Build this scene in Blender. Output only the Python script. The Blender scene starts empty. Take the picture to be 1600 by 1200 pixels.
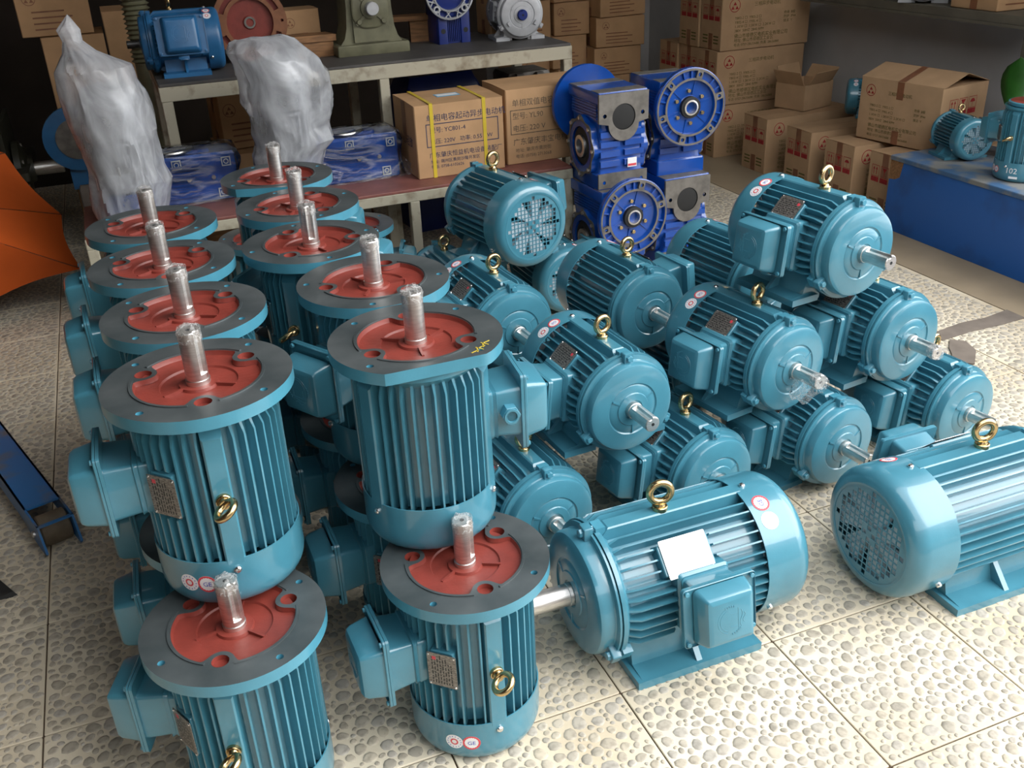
import bpy, math, random
from mathutils import Matrix, Vector, noise
from mathutils.geometry import delaunay_2d_cdt
R = random.Random(7)
SC = bpy.context.scene
COL = SC.collection
pi = math.pi
# ------------------------------------------------------------------ camera
CAM = (0.43292, -1.43568, 1.6052)
cam_d = bpy.data.cameras.new('camera')
cam_d.sensor_width = 36.0
cam_d.lens = 36.0 * 1523.677 / 1600.0
cam_d.clip_start = 0.02
cam_o = bpy.data.objects.new('camera', cam_d)
COL.objects.link(cam_o)
_f = Vector((0.31498779, 0.83329653, -0.45431221))
_r = Vector((0.9270672, -0.37266995, -0.04078633))
_u = Vector((0.20329561, 0.40833076, 0.88990836))
cam_o.matrix_world = Matrix(((_r.x, _u.x, -_f.x, CAM[0]), (_r.y, _u.y, -_f.y, CAM[1]),
                             (_r.z, _u.z, -_f.z, CAM[2]), (0, 0, 0, 1)))
SC.camera = cam_o
# ------------------------------------------------------------------ world: soft overcast sky
W = bpy.data.worlds.new('overcast_sky'); SC.world = W; W.use_nodes = True
wn = W.node_tree.nodes; wl = W.node_tree.links
bg = wn['Background']
bg.inputs['Color'].default_value = (0.95, 0.975, 1.0, 1); bg.inputs['Strength'].default_value = 2.0
# hazy sun behind thin cloud: very soft daylight from the open front right
sd = bpy.data.lights.new('hazy_sun', 'SUN'); sd.energy = 2.2; sd.angle = math.radians(60); sd.color = (1.0, 0.97, 0.92)
so = bpy.data.objects.new('hazy_sun', sd); COL.objects.link(so)
so.rotation_euler = Vector((-0.8, 0.45, -0.8)).to_track_quat('-Z', 'Y').to_euler()
so.location = (3, -4, 5)
SC.view_settings.view_transform = 'Standard'; SC.view_settings.look = 'None'
SC.view_settings.exposure = 0.85; SC.view_settings.gamma = 1.0
SC.view_settings.use_curve_mapping = False
SC.cycles.max_bounces = 8; SC.cycles.transparent_max_bounces = 16
SC.cycles.use_denoising = True

# ------------------------------------------------------------------ materials
MATS = {}
def mat(name, col, rough=0.5, metal=0.0, var=0.12, vscale=18.0, bump=0.0, bscale=60.0, coat=0.0, trans=0.0, col2=None, spec=0.5, stretch=None, lo=0.35, hi=0.65):
    m = bpy.data.materials.new(name); m.use_nodes = True
    n = m.node_tree.nodes; l = m.node_tree.links; b = n['Principled BSDF']
    b.inputs['Roughness'].default_value = rough; b.inputs['Metallic'].default_value = metal
    b.inputs['Coat Weight'].default_value = coat; b.inputs['Coat Roughness'].default_value = 0.06
    b.inputs['Specular IOR Level'].default_value = spec
    b.inputs['Transmission Weight'].default_value = trans
    c = (col[0], col[1], col[2], 1)
    tc = n.new('ShaderNodeTexCoord'); src = tc.outputs['Object']
    if stretch:
        mp = n.new('ShaderNodeMapping'); mp.inputs['Scale'].default_value = stretch; l.new(src, mp.inputs['Vector']); src = mp.outputs['Vector']
    if var > 0:
        nz = n.new('ShaderNodeTexNoise'); nz.inputs['Scale'].default_value = vscale; nz.inputs['Detail'].default_value = 4
        l.new(src, nz.inputs['Vector'])
        rp = n.new('ShaderNodeValToRGB'); rp.color_ramp.elements[0].position = lo; rp.color_ramp.elements[1].position = hi
        d = col2 if col2 else tuple(x * (1 - var) for x in col)
        rp.color_ramp.elements[0].color = (d[0], d[1], d[2], 1); rp.color_ramp.elements[1].color = c
        l.new(nz.outputs['Fac'], rp.inputs['Fac']); l.new(rp.outputs['Color'], b.inputs['Base Color'])
    else:
        b.inputs['Base Color'].default_value = c
    if bump > 0:
        n2 = n.new('ShaderNodeTexNoise'); n2.inputs['Scale'].default_value = bscale; n2.inputs['Detail'].default_value = 3
        l.new(src, n2.inputs['Vector'])
        bp = n.new('ShaderNodeBump'); bp.inputs['Strength'].default_value = bump; bp.inputs['Distance'].default_value = 0.002
        l.new(n2.outputs['Fac'], bp.inputs['Height']); l.new(bp.outputs['Normal'], b.inputs['Normal'])
    MATS[name] = m
    return m
mat('teal', (0.056, 0.218, 0.298), 0.28, 0.0, 0.13, 14, 0.06, 220, coat=0.6)
mat('teal_edge', (0.062, 0.250, 0.345), 0.32, 0.0, 0.13, 14, 0.08, 220, coat=0.4)
mat('blue_paint', (0.005, 0.068, 0.36), 0.22, 0.0, 0.2, 12, 0.15, 90, coat=0.35)
mat('navy_paint', (0.006, 0.022, 0.17), 0.35, 0.0, 0.2, 12, 0.1, 90)
mat('cyan_blue_paint', (0.022, 0.13, 0.30), 0.35, 0.0, 0.25, 10, 0.1, 90)
mat('machined', (0.135, 0.150, 0.155), 0.40, 0.5, 0.5, 9, 0.0, col2=(0.055, 0.070, 0.075), lo=0.3, hi=0.75)
mat('cast_grey', (0.20, 0.185, 0.165), 0.55, 0.4, 0.4, 22, 0.15, 120)
mat('red_primer', (0.205, 0.034, 0.024), 0.45, 0.0, 0.28, 20, 0.22, 130, lo=0.25, hi=0.6)
mat('steel', (0.82, 0.80, 0.77), 0.36, 1.0, 0.22, 40, 0.05, 300, stretch=(1, 1, 9))
mat('dark_steel', (0.10, 0.10, 0.10), 0.4, 0.9, 0.3, 30)
mat('chrome', (0.75, 0.75, 0.75), 0.18, 1.0, 0.0)
mat('brass', (0.66, 0.50, 0.26), 0.25, 1.0, 0.25, 30)
mat('plate_steel', (0.30, 0.275, 0.25), 0.38, 0.6, 0.55, 150, stretch=(1, 1, 3.5), lo=0.40, hi=0.60, col2=(0.14, 0.125, 0.115))
mat('glare_white_plate', (0.83, 0.84, 0.83), 0.35, 0.0, 0.0)  # sky glare on the nameplate, put into the colour as plain white
mat('white_print', (0.80, 0.80, 0.80), 0.4, 0.0, 0.0)
mat('red_print', (0.62, 0.06, 0.08), 0.45, 0.0, 0.0)
mat('blue_print', (0.03, 0.05, 0.42), 0.45, 0.0, 0.0)
mat('dark', (0.006, 0.008, 0.010), 0.6, 0.0, 0.0)
mat('rubber', (0.012, 0.012, 0.012), 0.7, 0.0, 0.3, 20)
mat('alu', (0.50, 0.51, 0.53), 0.42, 0.35, 0.12, 25, 0.1, 160)
mat('fan_grey', (0.62, 0.70, 0.76), 0.5, 0.0, 0.1, 20)
mat('olive', (0.17, 0.165, 0.10), 0.45, 0.0, 0.3, 14, 0.15, 90)
mat('dark_green', (0.026, 0.026, 0.016), 0.42, 0.0, 0.3, 10, 0.1, 80)
mat('cardboard', (0.47, 0.285, 0.15), 0.85, 0.0, 0.14, 8, 0.12, 40, spec=0.2)
mat('carton', (0.43, 0.275, 0.155), 0.85, 0.0, 0.13, 9, 0.10, 40, spec=0.2)
mat('carton_edge', (0.25, 0.15, 0.075), 0.85, 0.0, 0.2, 30, spec=0.2)
mat('tape', (0.24, 0.10, 0.05), 0.3, 0.0, 0.25, 20)
mat('carton_red', (0.36, 0.035, 0.035), 0.8, 0.0, 0.25, 60, spec=0.2)
mat('carton_green', (0.13, 0.115, 0.035), 0.8, 0.0, 0.25, 60, spec=0.2)
mat('carton_blue', (0.045, 0.060, 0.115), 0.8, 0.0, 0.25, 60, spec=0.2)
mat('carton_grey', (0.17, 0.13, 0.09), 0.8, 0.0, 0.25, 60, spec=0.2)
mat('yellow_strap', (0.62, 0.46, 0.04), 0.35, 0.0, 0.1)
mat('yellow', (0.55, 0.42, 0.05), 0.5, 0.0, 0.1)
mat('label_blue', (0.12, 0.36, 0.55), 0.4, 0.0, 0.0)
mat('steel_bench', (0.40, 0.37, 0.285), 0.5, 0.0, 0.4, 16, 0.12, 60, col2=(0.20, 0.165, 0.11), lo=0.28, hi=0.5)
mat('bench_top', (0.075, 0.07, 0.066), 0.6, 0.0, 0.35, 7, 0.1, 50)
mat('red_board', (0.23, 0.085, 0.07), 0.5, 0.0, 0.35, 9, 0.1, 50)
mat('bench_blue', (0.008, 0.095, 0.35), 0.42, 0.0, 0.25, 5, 0.05, 30, col2=(0.010, 0.060, 0.20), lo=0.3, hi=0.5)
mat('bench_blue_worn', (0.05, 0.12, 0.24), 0.5, 0.0, 0.5, 9, 0.05, 30, col2=(0.20, 0.20, 0.19), lo=0.42, hi=0.58)
mat('wood', (0.27, 0.13, 0.05), 0.7, 0.0, 0.45, 12, 0.2, 40, stretch=(1, 8, 8))
mat('orange_cloth', (0.55, 0.095, 0.012), 0.7, 0.0, 0.1, 6, spec=0.3)
mat('fork_blue', (0.025, 0.15, 0.38), 0.4, 0.0, 0.5, 10, 0.1, 60, col2=(0.12, 0.14, 0.15), lo=0.28, hi=0.46)
mat('roller', (0.15, 0.115, 0.075), 0.65, 0.0, 0.3, 30, 0.2, 80)
mat('leaf', (0.022, 0.10, 0.012), 0.4, 0.0, 0.35, 12, 0.15, 40)
mat('wall_paint', (0.50, 0.485, 0.47), 0.85, 0.0, 0.12, 3, 0.1, 60, spec=0.2)
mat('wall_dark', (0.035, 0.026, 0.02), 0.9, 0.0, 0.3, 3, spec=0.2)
mat('ceiling_paint', (0.55, 0.54, 0.52), 0.9, 0.0, 0.15, 3, spec=0.2)
mat('smooth_floor', (0.30, 0.235, 0.155), 0.6, 0.0, 0.18, 4, 0.05, 40)
mat('cement', (0.19, 0.16, 0.135), 0.85, 0.0, 0.25, 12, 0.3, 60, spec=0.2)
mat('grout', (0.085, 0.06, 0.04), 0.9, 0.0, 0.3, 20, spec=0.2)
mat('shelf_wood', (0.13, 0.115, 0.085), 0.7, 0.0, 0.3, 6)
mat('crumpled_paper', (0.60, 0.60, 0.60), 0.6, 0.0, 0.1)
mat('ink', (0.02, 0.02, 0.02), 0.6, 0.0, 0.0)
mat('weathered_white', (0.52, 0.60, 0.63), 0.45, 0.0, 0.15)

# tile: cream stoneware with faint stains
def tile_mat():
    m = mat('tile_cream', (0.60, 0.53, 0.40), 0.62, 0.0, 0.0, bump=0.25, bscale=90, spec=0.35)
    n = m.node_tree.nodes; l = m.node_tree.links; b = n['Principled BSDF']
    g = n.new('ShaderNodeNewGeometry')
    nz = n.new('ShaderNodeTexNoise'); nz.inputs['Scale'].default_value = 2.2; nz.inputs['Detail'].default_value = 6
    l.new(g.outputs['Position'], nz.inputs['Vector'])
    rp = n.new('ShaderNodeValToRGB')
    rp.color_ramp.elements[0].position = 0.3; rp.color_ramp.elements[0].color = (0.47, 0.39, 0.275, 1)
    rp.color_ramp.elements[1].position = 0.62; rp.color_ramp.elements[1].color = (0.64, 0.575, 0.45, 1)
    l.new(nz.outputs['Fac'], rp.inputs['Fac']); l.new(rp.outputs['Color'], b.inputs['Base Color'])
tile_mat()
def pebble_mat():
    m = mat('pebble_glaze', (0.33, 0.30, 0.25), 0.5, 0.0, 0.0, bump=0.2, bscale=120, spec=0.4)
    n = m.node_tree.nodes; l = m.node_tree.links; b = n['Principled BSDF']
    g = n.new('ShaderNodeNewGeometry'); oi = n.new('ShaderNodeObjectInfo')
    ad = n.new('ShaderNodeMath'); ad.operation = 'ADD'; l.new(g.outputs['Random Per Island'], ad.inputs[0]); l.new(oi.outputs['Random'], ad.inputs[1])
    fr = n.new('ShaderNodeMath'); fr.operation = 'FRACT'; l.new(ad.outputs[0], fr.inputs[0])
    rp = n.new('ShaderNodeValToRGB')
    e = rp.color_ramp.elements
    e[0].position = 0.0; e[0].color = (0.34, 0.31, 0.255, 1)
    e[1].position = 1.0; e[1].color = (0.50, 0.44, 0.34, 1)
    x = e.new(0.35); x.color = (0.43, 0.38, 0.30, 1)
    x = e.new(0.7); x.color = (0.40, 0.37, 0.32, 1)
    nz = n.new('ShaderNodeTexNoise'); nz.inputs['Scale'].default_value = 60; nz.inputs['Detail'].default_value = 4
    l.new(g.outputs['Position'], nz.inputs['Vector'])
    mx = n.new('ShaderNodeMix'); mx.data_type = 'RGBA'; mx.blend_type = 'MULTIPLY'; mx.inputs['Factor'].default_value = 0.6
    l.new(fr.outputs[0], rp.inputs['Fac']); l.new(rp.outputs['Color'], mx.inputs['A'])
    r2 = n.new('ShaderNodeValToRGB'); r2.color_ramp.elements[0].position = 0.33; r2.color_ramp.elements[0].color = (0.5, 0.5, 0.5, 1)
    r2.color_ramp.elements[1].position = 0.55
    l.new(nz.outputs['Fac'], r2.inputs['Fac']); l.new(r2.outputs['Color'], mx.inputs['B'])
    l.new(mx.outputs['Result'], b.inputs['Base Color'])
pebble_mat()
def film_mat(name, a0, a1, col, rough, bump, bscale, gloss=0.25, stretch=(1, 1, 1), width=0.06):
    # thin plastic: see-through, milky where it is creased, with sharp glints
    m = bpy.data.materials.new(name); m.use_nodes = True
    n = m.node_tree.nodes; l = m.node_tree.links; n.remove(n['Principled BSDF']); out = n['Material Output']
    tc = n.new('ShaderNodeTexCoord'); mp = n.new('ShaderNodeMapping'); mp.inputs['Scale'].default_value = stretch; l.new(tc.outputs['Object'], mp.inputs['Vector'])
    nz = n.new('ShaderNodeTexNoise'); nz.inputs['Scale'].default_value = bscale; nz.inputs['Detail'].default_value = 6; nz.inputs['Distortion'].default_value = 1.6
    l.new(mp.outputs['Vector'], nz.inputs['Vector'])
    bp = n.new('ShaderNodeBump'); bp.inputs['Strength'].default_value = bump; bp.inputs['Distance'].default_value = 0.02
    l.new(nz.outputs['Fac'], bp.inputs['Height'])
    df = n.new('ShaderNodeBsdfDiffuse'); df.inputs['Color'].default_value = (*col, 1); l.new(bp.outputs['Normal'], df.inputs['Normal'])
    tl = n.new('ShaderNodeBsdfTranslucent'); tl.inputs['Color'].default_value = (*col, 1); l.new(bp.outputs['Normal'], tl.inputs['Normal'])
    mk = n.new('ShaderNodeMixShader'); mk.inputs['Fac'].default_value = 0.35; l.new(df.outputs[0], mk.inputs[1]); l.new(tl.outputs[0], mk.inputs[2])
    tr_ = n.new('ShaderNodeBsdfTransparent'); mx = n.new('ShaderNodeMixShader')
    rp = n.new('ShaderNodeValToRGB'); rp.color_ramp.elements[0].position = 0.42; rp.color_ramp.elements[1].position = 0.68
    rp.color_ramp.elements[0].color = (a0, a0, a0, 1); rp.color_ramp.elements[1].color = (a1, a1, a1, 1)
    sb = n.new('ShaderNodeMath'); sb.operation = 'SUBTRACT'; sb.inputs[1].default_value = 0.5; l.new(nz.outputs['Fac'], sb.inputs[0])
    ab = n.new('ShaderNodeMath'); ab.operation = 'ABSOLUTE'; l.new(sb.outputs[0], ab.inputs[0])
    rp.color_ramp.elements[0].position = 0.0; rp.color_ramp.elements[0].color = (a1, a1, a1, 1); rp.color_ramp.elements[1].position = width; rp.color_ramp.elements[1].color = (a0, a0, a0, 1)
    l.new(ab.outputs[0], rp.inputs['Fac']); l.new(rp.outputs['Color'], mx.inputs['Fac'])
    l.new(tr_.outputs[0], mx.inputs[1]); l.new(mk.outputs[0], mx.inputs[2])
    gl = n.new('ShaderNodeBsdfGlossy'); gl.inputs['Roughness'].default_value = rough; l.new(bp.outputs['Normal'], gl.inputs['Normal'])
    fr = n.new('ShaderNodeFresnel'); fr.inputs['IOR'].default_value = 1.45; l.new(bp.outputs['Normal'], fr.inputs['Normal'])
    mu = n.new('ShaderNodeMath'); mu.operation = 'MULTIPLY'; mu.inputs[1].default_value = gloss*4; mu.use_clamp = True; l.new(fr.outputs[0], mu.inputs[0])
    m2 = n.new('ShaderNodeMixShader'); l.new(mu.outputs[0], m2.inputs['Fac']); l.new(mx.outputs[0], m2.inputs[1]); l.new(gl.outputs[0], m2.inputs[2])
    l.new(m2.outputs[0], out.inputs['Surface'])
    MATS[name] = m
film_mat('bag_film', 0.26, 0.52, (0.84, 0.87, 0.92), 0.22, 0.16, 5.0, 0.2, (1, 1, 0.6), 0.16)
film_mat('clear_film', 0.02, 0.26, (0.85, 0.88, 0.92), 0.08, 0.8, 6, 0.25, (0.6, 1, 2.2))
film_mat('wrap_film', 0.05, 0.42, (0.9, 0.9, 0.9), 0.12, 0.7, 45, 0.06)

# ------------------------------------------------------------------ mesh helpers
def rotm(axis, ang): return Matrix.Rotation(ang, 4, axis)
def tr(x, y, z): return Matrix.Translation((x, y, z))
def polar(ang):                     # frame: x radial, y tangential, z axial
    return Matrix.Rotation(ang, 4, 'Z')
def in_poly(x, y, L):
    c = False; j = len(L) - 1
    for i in range(len(L)):
        xi, yi = L[i][0], L[i][1]; xj, yj = L[j][0], L[j][1]
        if (yi > y) != (yj > y) and x < (xj - xi)*(y - yi)/(yj - yi) + xi: c = not c
        j = i
    return c
class MB:
    def __init__(s, T=None): s.v = []; s.f = []; s.m = []; s.T = T
    def add(s, vs, fs, m=0, M=None):
        o = len(s.v)
        s.v += [(M @ Vector(p)) for p in vs] if M is not None else [Vector(p) for p in vs]
        flip = M is not None and M.determinant() < 0
        for f in fs:
            f = [i + o for i in f]
            s.f.append(f[::-1] if flip else f); s.m.append(m)
        return s
    def box(s, x0, x1, y0, y1, z0, z1, m=0, M=None):
        v = [(x0,y0,z0),(x1,y0,z0),(x1,y1,z0),(x0,y1,z0),(x0,y0,z1),(x1,y0,z1),(x1,y1,z1),(x0,y1,z1)]
        return s.add(v, [(3,2,1,0),(4,5,6,7),(0,1,5,4),(1,2,6,5),(2,3,7,6),(3,0,4,7)], m, M)
    def loft(s, loops, cap0=True, cap1=True, m=0, M=None, closed=False):
        n = len(loops[0]); v = [p for L in loops for p in L]; f = []
        k = len(loops)
        for a in range(k if closed else k - 1):
            b = (a + 1) % k
            for i in range(n):
                j = (i + 1) % n
                f.append((a*n+i, a*n+j, b*n+j, b*n+i))
        if not closed:
            if cap0: f.append(tuple(range(n - 1, -1, -1)))
            if cap1: f.append(tuple(range((k-1)*n, k*n)))
        return s.add(v, f, m, M)
    def lathe(s, prof, n=32, m=0, M=None, cap0=True, cap1=True):
        L = [[(r*math.cos(2*pi*i/n), r*math.sin(2*pi*i/n), z) for i in range(n)] for r, z in prof]
        return s.loft(L, cap0, cap1, m, M)
    def cyl(s, r, z0, z1, n=16, m=0, M=None, ch=0.0):
        if ch: return s.lathe([(r-ch, z0), (r, z0+ch), (r, z1-ch), (r-ch, z1)], n, m, M)
        return s.lathe([(r, z0), (r, z1)], n, m, M)
    def rbox(s, w, h, r, zs, m=0, M=None, n=3, cap0=True, cap1=True):     # rounded rectangle tower: zs = [(z, inset)]
        L = []
        for z, i in zs: L.append([(x, y, z) for x, y in rrect(w - 2*i, h - 2*i, max(r - i*0.5, 0.0008), n)])
        return s.loft(L, cap0, cap1, m, M)
    def prism(s, poly, z0, z1, m=0, M=None):
        return s.loft([[(x, y, z0) for x, y in poly], [(x, y, z1) for x, y in poly]], True, True, m, M)
    def tube(s, path, r, n=8, m=0, M=None, closed=False):
        P = [Vector(p) for p in path]; L = []
        up = Vector((0.123, 0.31, 0.94)); k = len(P)
        for i, p in enumerate(P):
            if closed: t = P[(i+1) % k] - P[i-1]
            else: t = P[min(i+1, k-1)] - P[max(i-1, 0)]
            t.normalize(); a = t.cross(up); a.normalize(); b = t.cross(a)
            rr = r[i] if isinstance(r, (list, tuple)) else r
            L.append([tuple(p + rr*(a*math.cos(2*pi*j/n) - b*math.sin(2*pi*j/n))) for j in range(n)])
        L = [l[::-1] for l in L]
        return s.loft(L, True, True, m, M, closed)
    def torus(s, RR, r, n=24, k=10, m=0, M=None):
        L = []
        for i in range(n):
            a = 2*pi*i/n
            L.append([((RR+r*math.cos(2*pi*j/k))*math.cos(a), (RR+r*math.cos(2*pi*j/k))*math.sin(a), r*math.sin(2*pi*j/k)) for j in range(k)])
        L = [l[::-1] for l in L]
        return s.loft(L, m=m, M=M, closed=True)
    def plate(s, outer, holes, z0, z1, m=0, M=None, mh=None, bottom=True, walls=True):
        vs = []; es = []
        loops = [outer] + holes
        for L in loops:
            o = len(vs); k = len(L); vs += [Vector((p[0], p[1])) for p in L]
            es += [(o+i, o+(i+1) % k) for i in range(k)]
        rv, re, rf, *_ = delaunay_2d_cdt(vs, es, [], 1, 1e-6)
        pts = [(p.x, p.y) for p in rv]
        HB = [(min(p[0] for p in L), max(p[0] for p in L), min(p[1] for p in L), max(p[1] for p in L), L) for L in holes]
        ff = []
        for f in rf:
            a, b, c = pts[f[0]], pts[f[1]], pts[f[2]]
            cx, cy = (a[0]+b[0]+c[0])/3, (a[1]+b[1]+c[1])/3
            inside = False
            for x0, x1, y0, y1, L in HB:
                if x0 < cx < x1 and y0 < cy < y1 and in_poly(cx, cy, L): inside = True; break
            if inside: continue
            ar = (b[0]-a[0])*(c[1]-a[1]) - (b[1]-a[1])*(c[0]-a[0])
            ff.append(tuple(f) if ar > 0 else tuple(f)[::-1])
        s.add([(x, y, z1) for x, y in pts], ff, m, M)
        if bottom: s.add([(x, y, z0) for x, y in pts], [f[::-1] for f in ff], m, M)
        if walls:
            for q, L in enumerate(loops):
                k = len(L)
                ar = sum(L[i][0]*L[(i+1) % k][1] - L[(i+1) % k][0]*L[i][1] for i in range(k))
                LL = L if (ar > 0) == (q == 0) else L[::-1]
                s.add([(x, y, z0) for x, y in LL] + [(x, y, z1) for x, y in LL],
                      [(i, (i+1) % k, k+(i+1) % k, k+i) for i in range(k)], (mh if (mh is not None and q) else m), M)
        return s
    def build(s, name, mats, parent=None, sharp=32, T=None):
        T = T if T is not None else s.T
        vs = [tuple(T @ p) for p in s.v] if T is not None else [tuple(p) for p in s.v]
        me = bpy.data.meshes.new(name); me.from_pydata(vs, [], s.f); me.update()
        if isinstance(mats, str): mats = [mats]
        for k in mats: me.materials.append(MATS[k])
        me.polygons.foreach_set('material_index', s.m)
        me.polygons.foreach_set('use_smooth', [True]*len(s.f))
        me.set_sharp_from_angle(angle=math.radians(sharp))
        o = bpy.data.objects.new(name, me); COL.objects.link(o)
        if parent: o.parent = parent
        return o
def rrect(w, h, r, n=3):
    P = []
    for cx, cy, a0 in ((w/2-r, h/2-r, 0), (-w/2+r, h/2-r, pi/2), (-w/2+r, -h/2+r, pi), (w/2-r, -h/2+r, 1.5*pi)):
        for i in range(n+1):
            a = a0 + pi/2*i/n; P.append((cx + r*math.cos(a), cy + r*math.sin(a)))
    return P
def circle(r, n=32, cx=0, cy=0, a0=0.0): return [(cx+r*math.cos(a0+2*pi*i/n), cy+r*math.sin(a0+2*pi*i/n)) for i in range(n)]
def tag(o, label=None, cat=None, group=None, kind=None):
    if label: o['label'] = label
    if cat: o['category'] = cat
    if group: o['group'] = group
    if kind: o['kind'] = kind
    return o
def thing(name, label, cat, loc=(0,0,0), rz=0.0, group=None):
    o = bpy.data.objects.new(name, None); COL.objects.link(o)
    o.empty_display_size = 0.05
    o.location = loc; o.rotation_euler = (0, 0, rz)
    return tag(o, label, cat, group)
KIDS = {}
def copy_tree(root, label=None, loc=None, rz=None, group=None, skip=(), scale=None):
    def rec(o, par):
        c = o.copy(); COL.objects.link(c); c.parent = par
        for ch in list(o.children):
            if ch.name.split('.')[0] in skip: continue
            rec(ch, c)
        return c
    c = rec(root, None)
    if label: c['label'] = label
    if loc is not None: c.location = loc
    if rz is not None: c.rotation_euler = (0, 0, rz)
    if group: c['group'] = group
    if scale: c.scale = (scale,)*3
    return c
def text_geo(s, size, align='LEFT'):
    cu = bpy.data.curves.new('txt', 'FONT'); cu.body = s; cu.size = size; cu.align_x = align; cu.resolution_u = 2; cu.fill_mode = 'FRONT'
    o = bpy.data.objects.new('txt', cu); COL.objects.link(o)
    dg = bpy.context.evaluated_depsgraph_get()
    me = o.evaluated_get(dg).to_mesh()
    vs = [tuple(v.co) for v in me.vertices]; fs = [tuple(p.vertices) for p in me.polygons]
    o.evaluated_get(dg).to_mesh_clear()
    bpy.data.objects.remove(o); bpy.data.curves.remove(cu)
    return vs, fs
# ------------------------------------------------------------------ the setting
def struct(name, mb, m, parent=None):
    o = mb.build(name, m, parent)
    if parent is None: tag(o, kind='structure')
    return o
T = 0.4
XK = 3.575
floor = struct('floor', MB().box(-1.3, XK, -2.6, 6.2, -0.06, -0.004), 'grout')
pav = struct('floor_pavement', MB().box(-16, 16, -15, -2.6, -0.08, -0.012), 'cement')
struct('floor_smooth', MB().box(XK + 0.003, 4.7, -2.6, 6.2, -0.06, 0.0015), 'smooth_floor')
struct('wall_right', MB().box(4.7, 4.85, 1.35, 6.2, -0.05, 3.5), 'wall_paint')
struct('wall_back', MB().box(-1.45, 4.85, 6.2, 6.35, -0.05, 3.5), 'wall_paint')
struct('wall_left', MB().box(-1.45, -1.3, -3.4, 6.2, -0.05, 3.5), 'wall_dark')  # unseen front run lengthened and kept dark to shade the left floor
struct('ceiling', MB().box(-1.45, 4.85, 0.55, 6.35, 3.5, 3.62), 'ceiling_paint')
struct('trim_1', MB().box(-1.45, 4.85, 0.45, 0.55, 3.3, 3.62), 'ceiling_paint')

struct('ceiling_shade_blocker', MB().box(-1.45, 0.75, -2.8, 0.44, 2.75, 2.80), 'wall_dark')  # unseen board added overhead to shade the left side
struct('wall_dark_backdrop', MB().box(-1.3, 2.95, 5.45, 5.52, -0.004, 3.5), 'wall_dark')  # dark sheet added to darken the background and cut bounce light
# unseen block added across the street, cutting the low sky for reflection contrast
struct('wall_sky_blocker', MB().box(-16, 16, -15.4, -15, -0.05, 7.5), 'cement')
# pebbled tiles: four layouts of cast pebbles, shared by all tiles
def pebble_layout(rng, S=0.396):
    out = []
    h = S/2 - 0.002
    radii = [rng.uniform(0.0140, 0.0185) for _ in range(46)] + [rng.uniform(0.0105, 0.014) for _ in range(110)] + [rng.uniform(0.0075, 0.0105) for _ in range(170)] + [rng.uniform(0.0045, 0.0065) for _ in range(120)]
    for r in radii:
        for _ in range(60):
            x = rng.uniform(-h + r*0.9, h - r*0.9); y = rng.uniform(-h + r*0.9, h - r*0.9)
            if all((x-a)**2 + (y-b)**2 > (r + c + 0.0008)**2 for a, b, c, *_ in out):
                out.append((x, y, r, rng.uniform(0.82, 1.0), rng.uniform(0, pi), rng.random())); break
    return out
def add_pebble(mb, x, y, r, asp, ang, seed, n=9):
    ph = seed*50
    def ring(k, z):
        L = []
        for i in range(n):
            a = 2*pi*i/n
            q = r*1.08*k*(1 + 0.09*math.sin(2*a+ph) + 0.06*math.sin(3*a+2*ph))
            px, py = q*math.cos(a), q*asp*math.sin(a)
            L.append((x + px*math.cos(ang) - py*math.sin(ang), y + px*math.sin(ang) + py*math.cos(ang), z))
        return L
    mb.loft([ring(1.0, -0.0005), ring(0.9, 0.0010), ring(0.55, 0.0016)], False, True)
LAY = []; PEBME = []
TILE = MB().rbox(T - 0.0036, T - 0.0036, 0.003, [(-0.008, 0), (-0.0012, 0), (0.0, 0.0014)], n=2).build('tile', 'tile_cream')
TILE_ME = TILE.data; bpy.data.objects.remove(TILE)
for k in range(5):
    L = pebble_layout(random.Random(100 + k)); LAY.append(L)
    mb = MB()
    for p in L: add_pebble(mb, *p)
    o = mb.build('pebbles', 'pebble_glaze', sharp=60); PEBME.append(o.data); bpy.data.objects.remove(o)
near = {(4, -1): 0, (3, -1): 1, (5, -1): 2}      # foreground tiles whose pebbles stand singly
cand = []
for (i, j), k in near.items():
    for q, p in enumerate(LAY[k]):
        px, py = T*(i+0.5) + p[0], T*(j+0.5) + p[1]
        if py > -0.42: cand.append((p[2]*p[2], i, j, q))
cand.sort(reverse=True)
single = set((i, j, q) for _, i, j, q in cand[:296])
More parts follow.
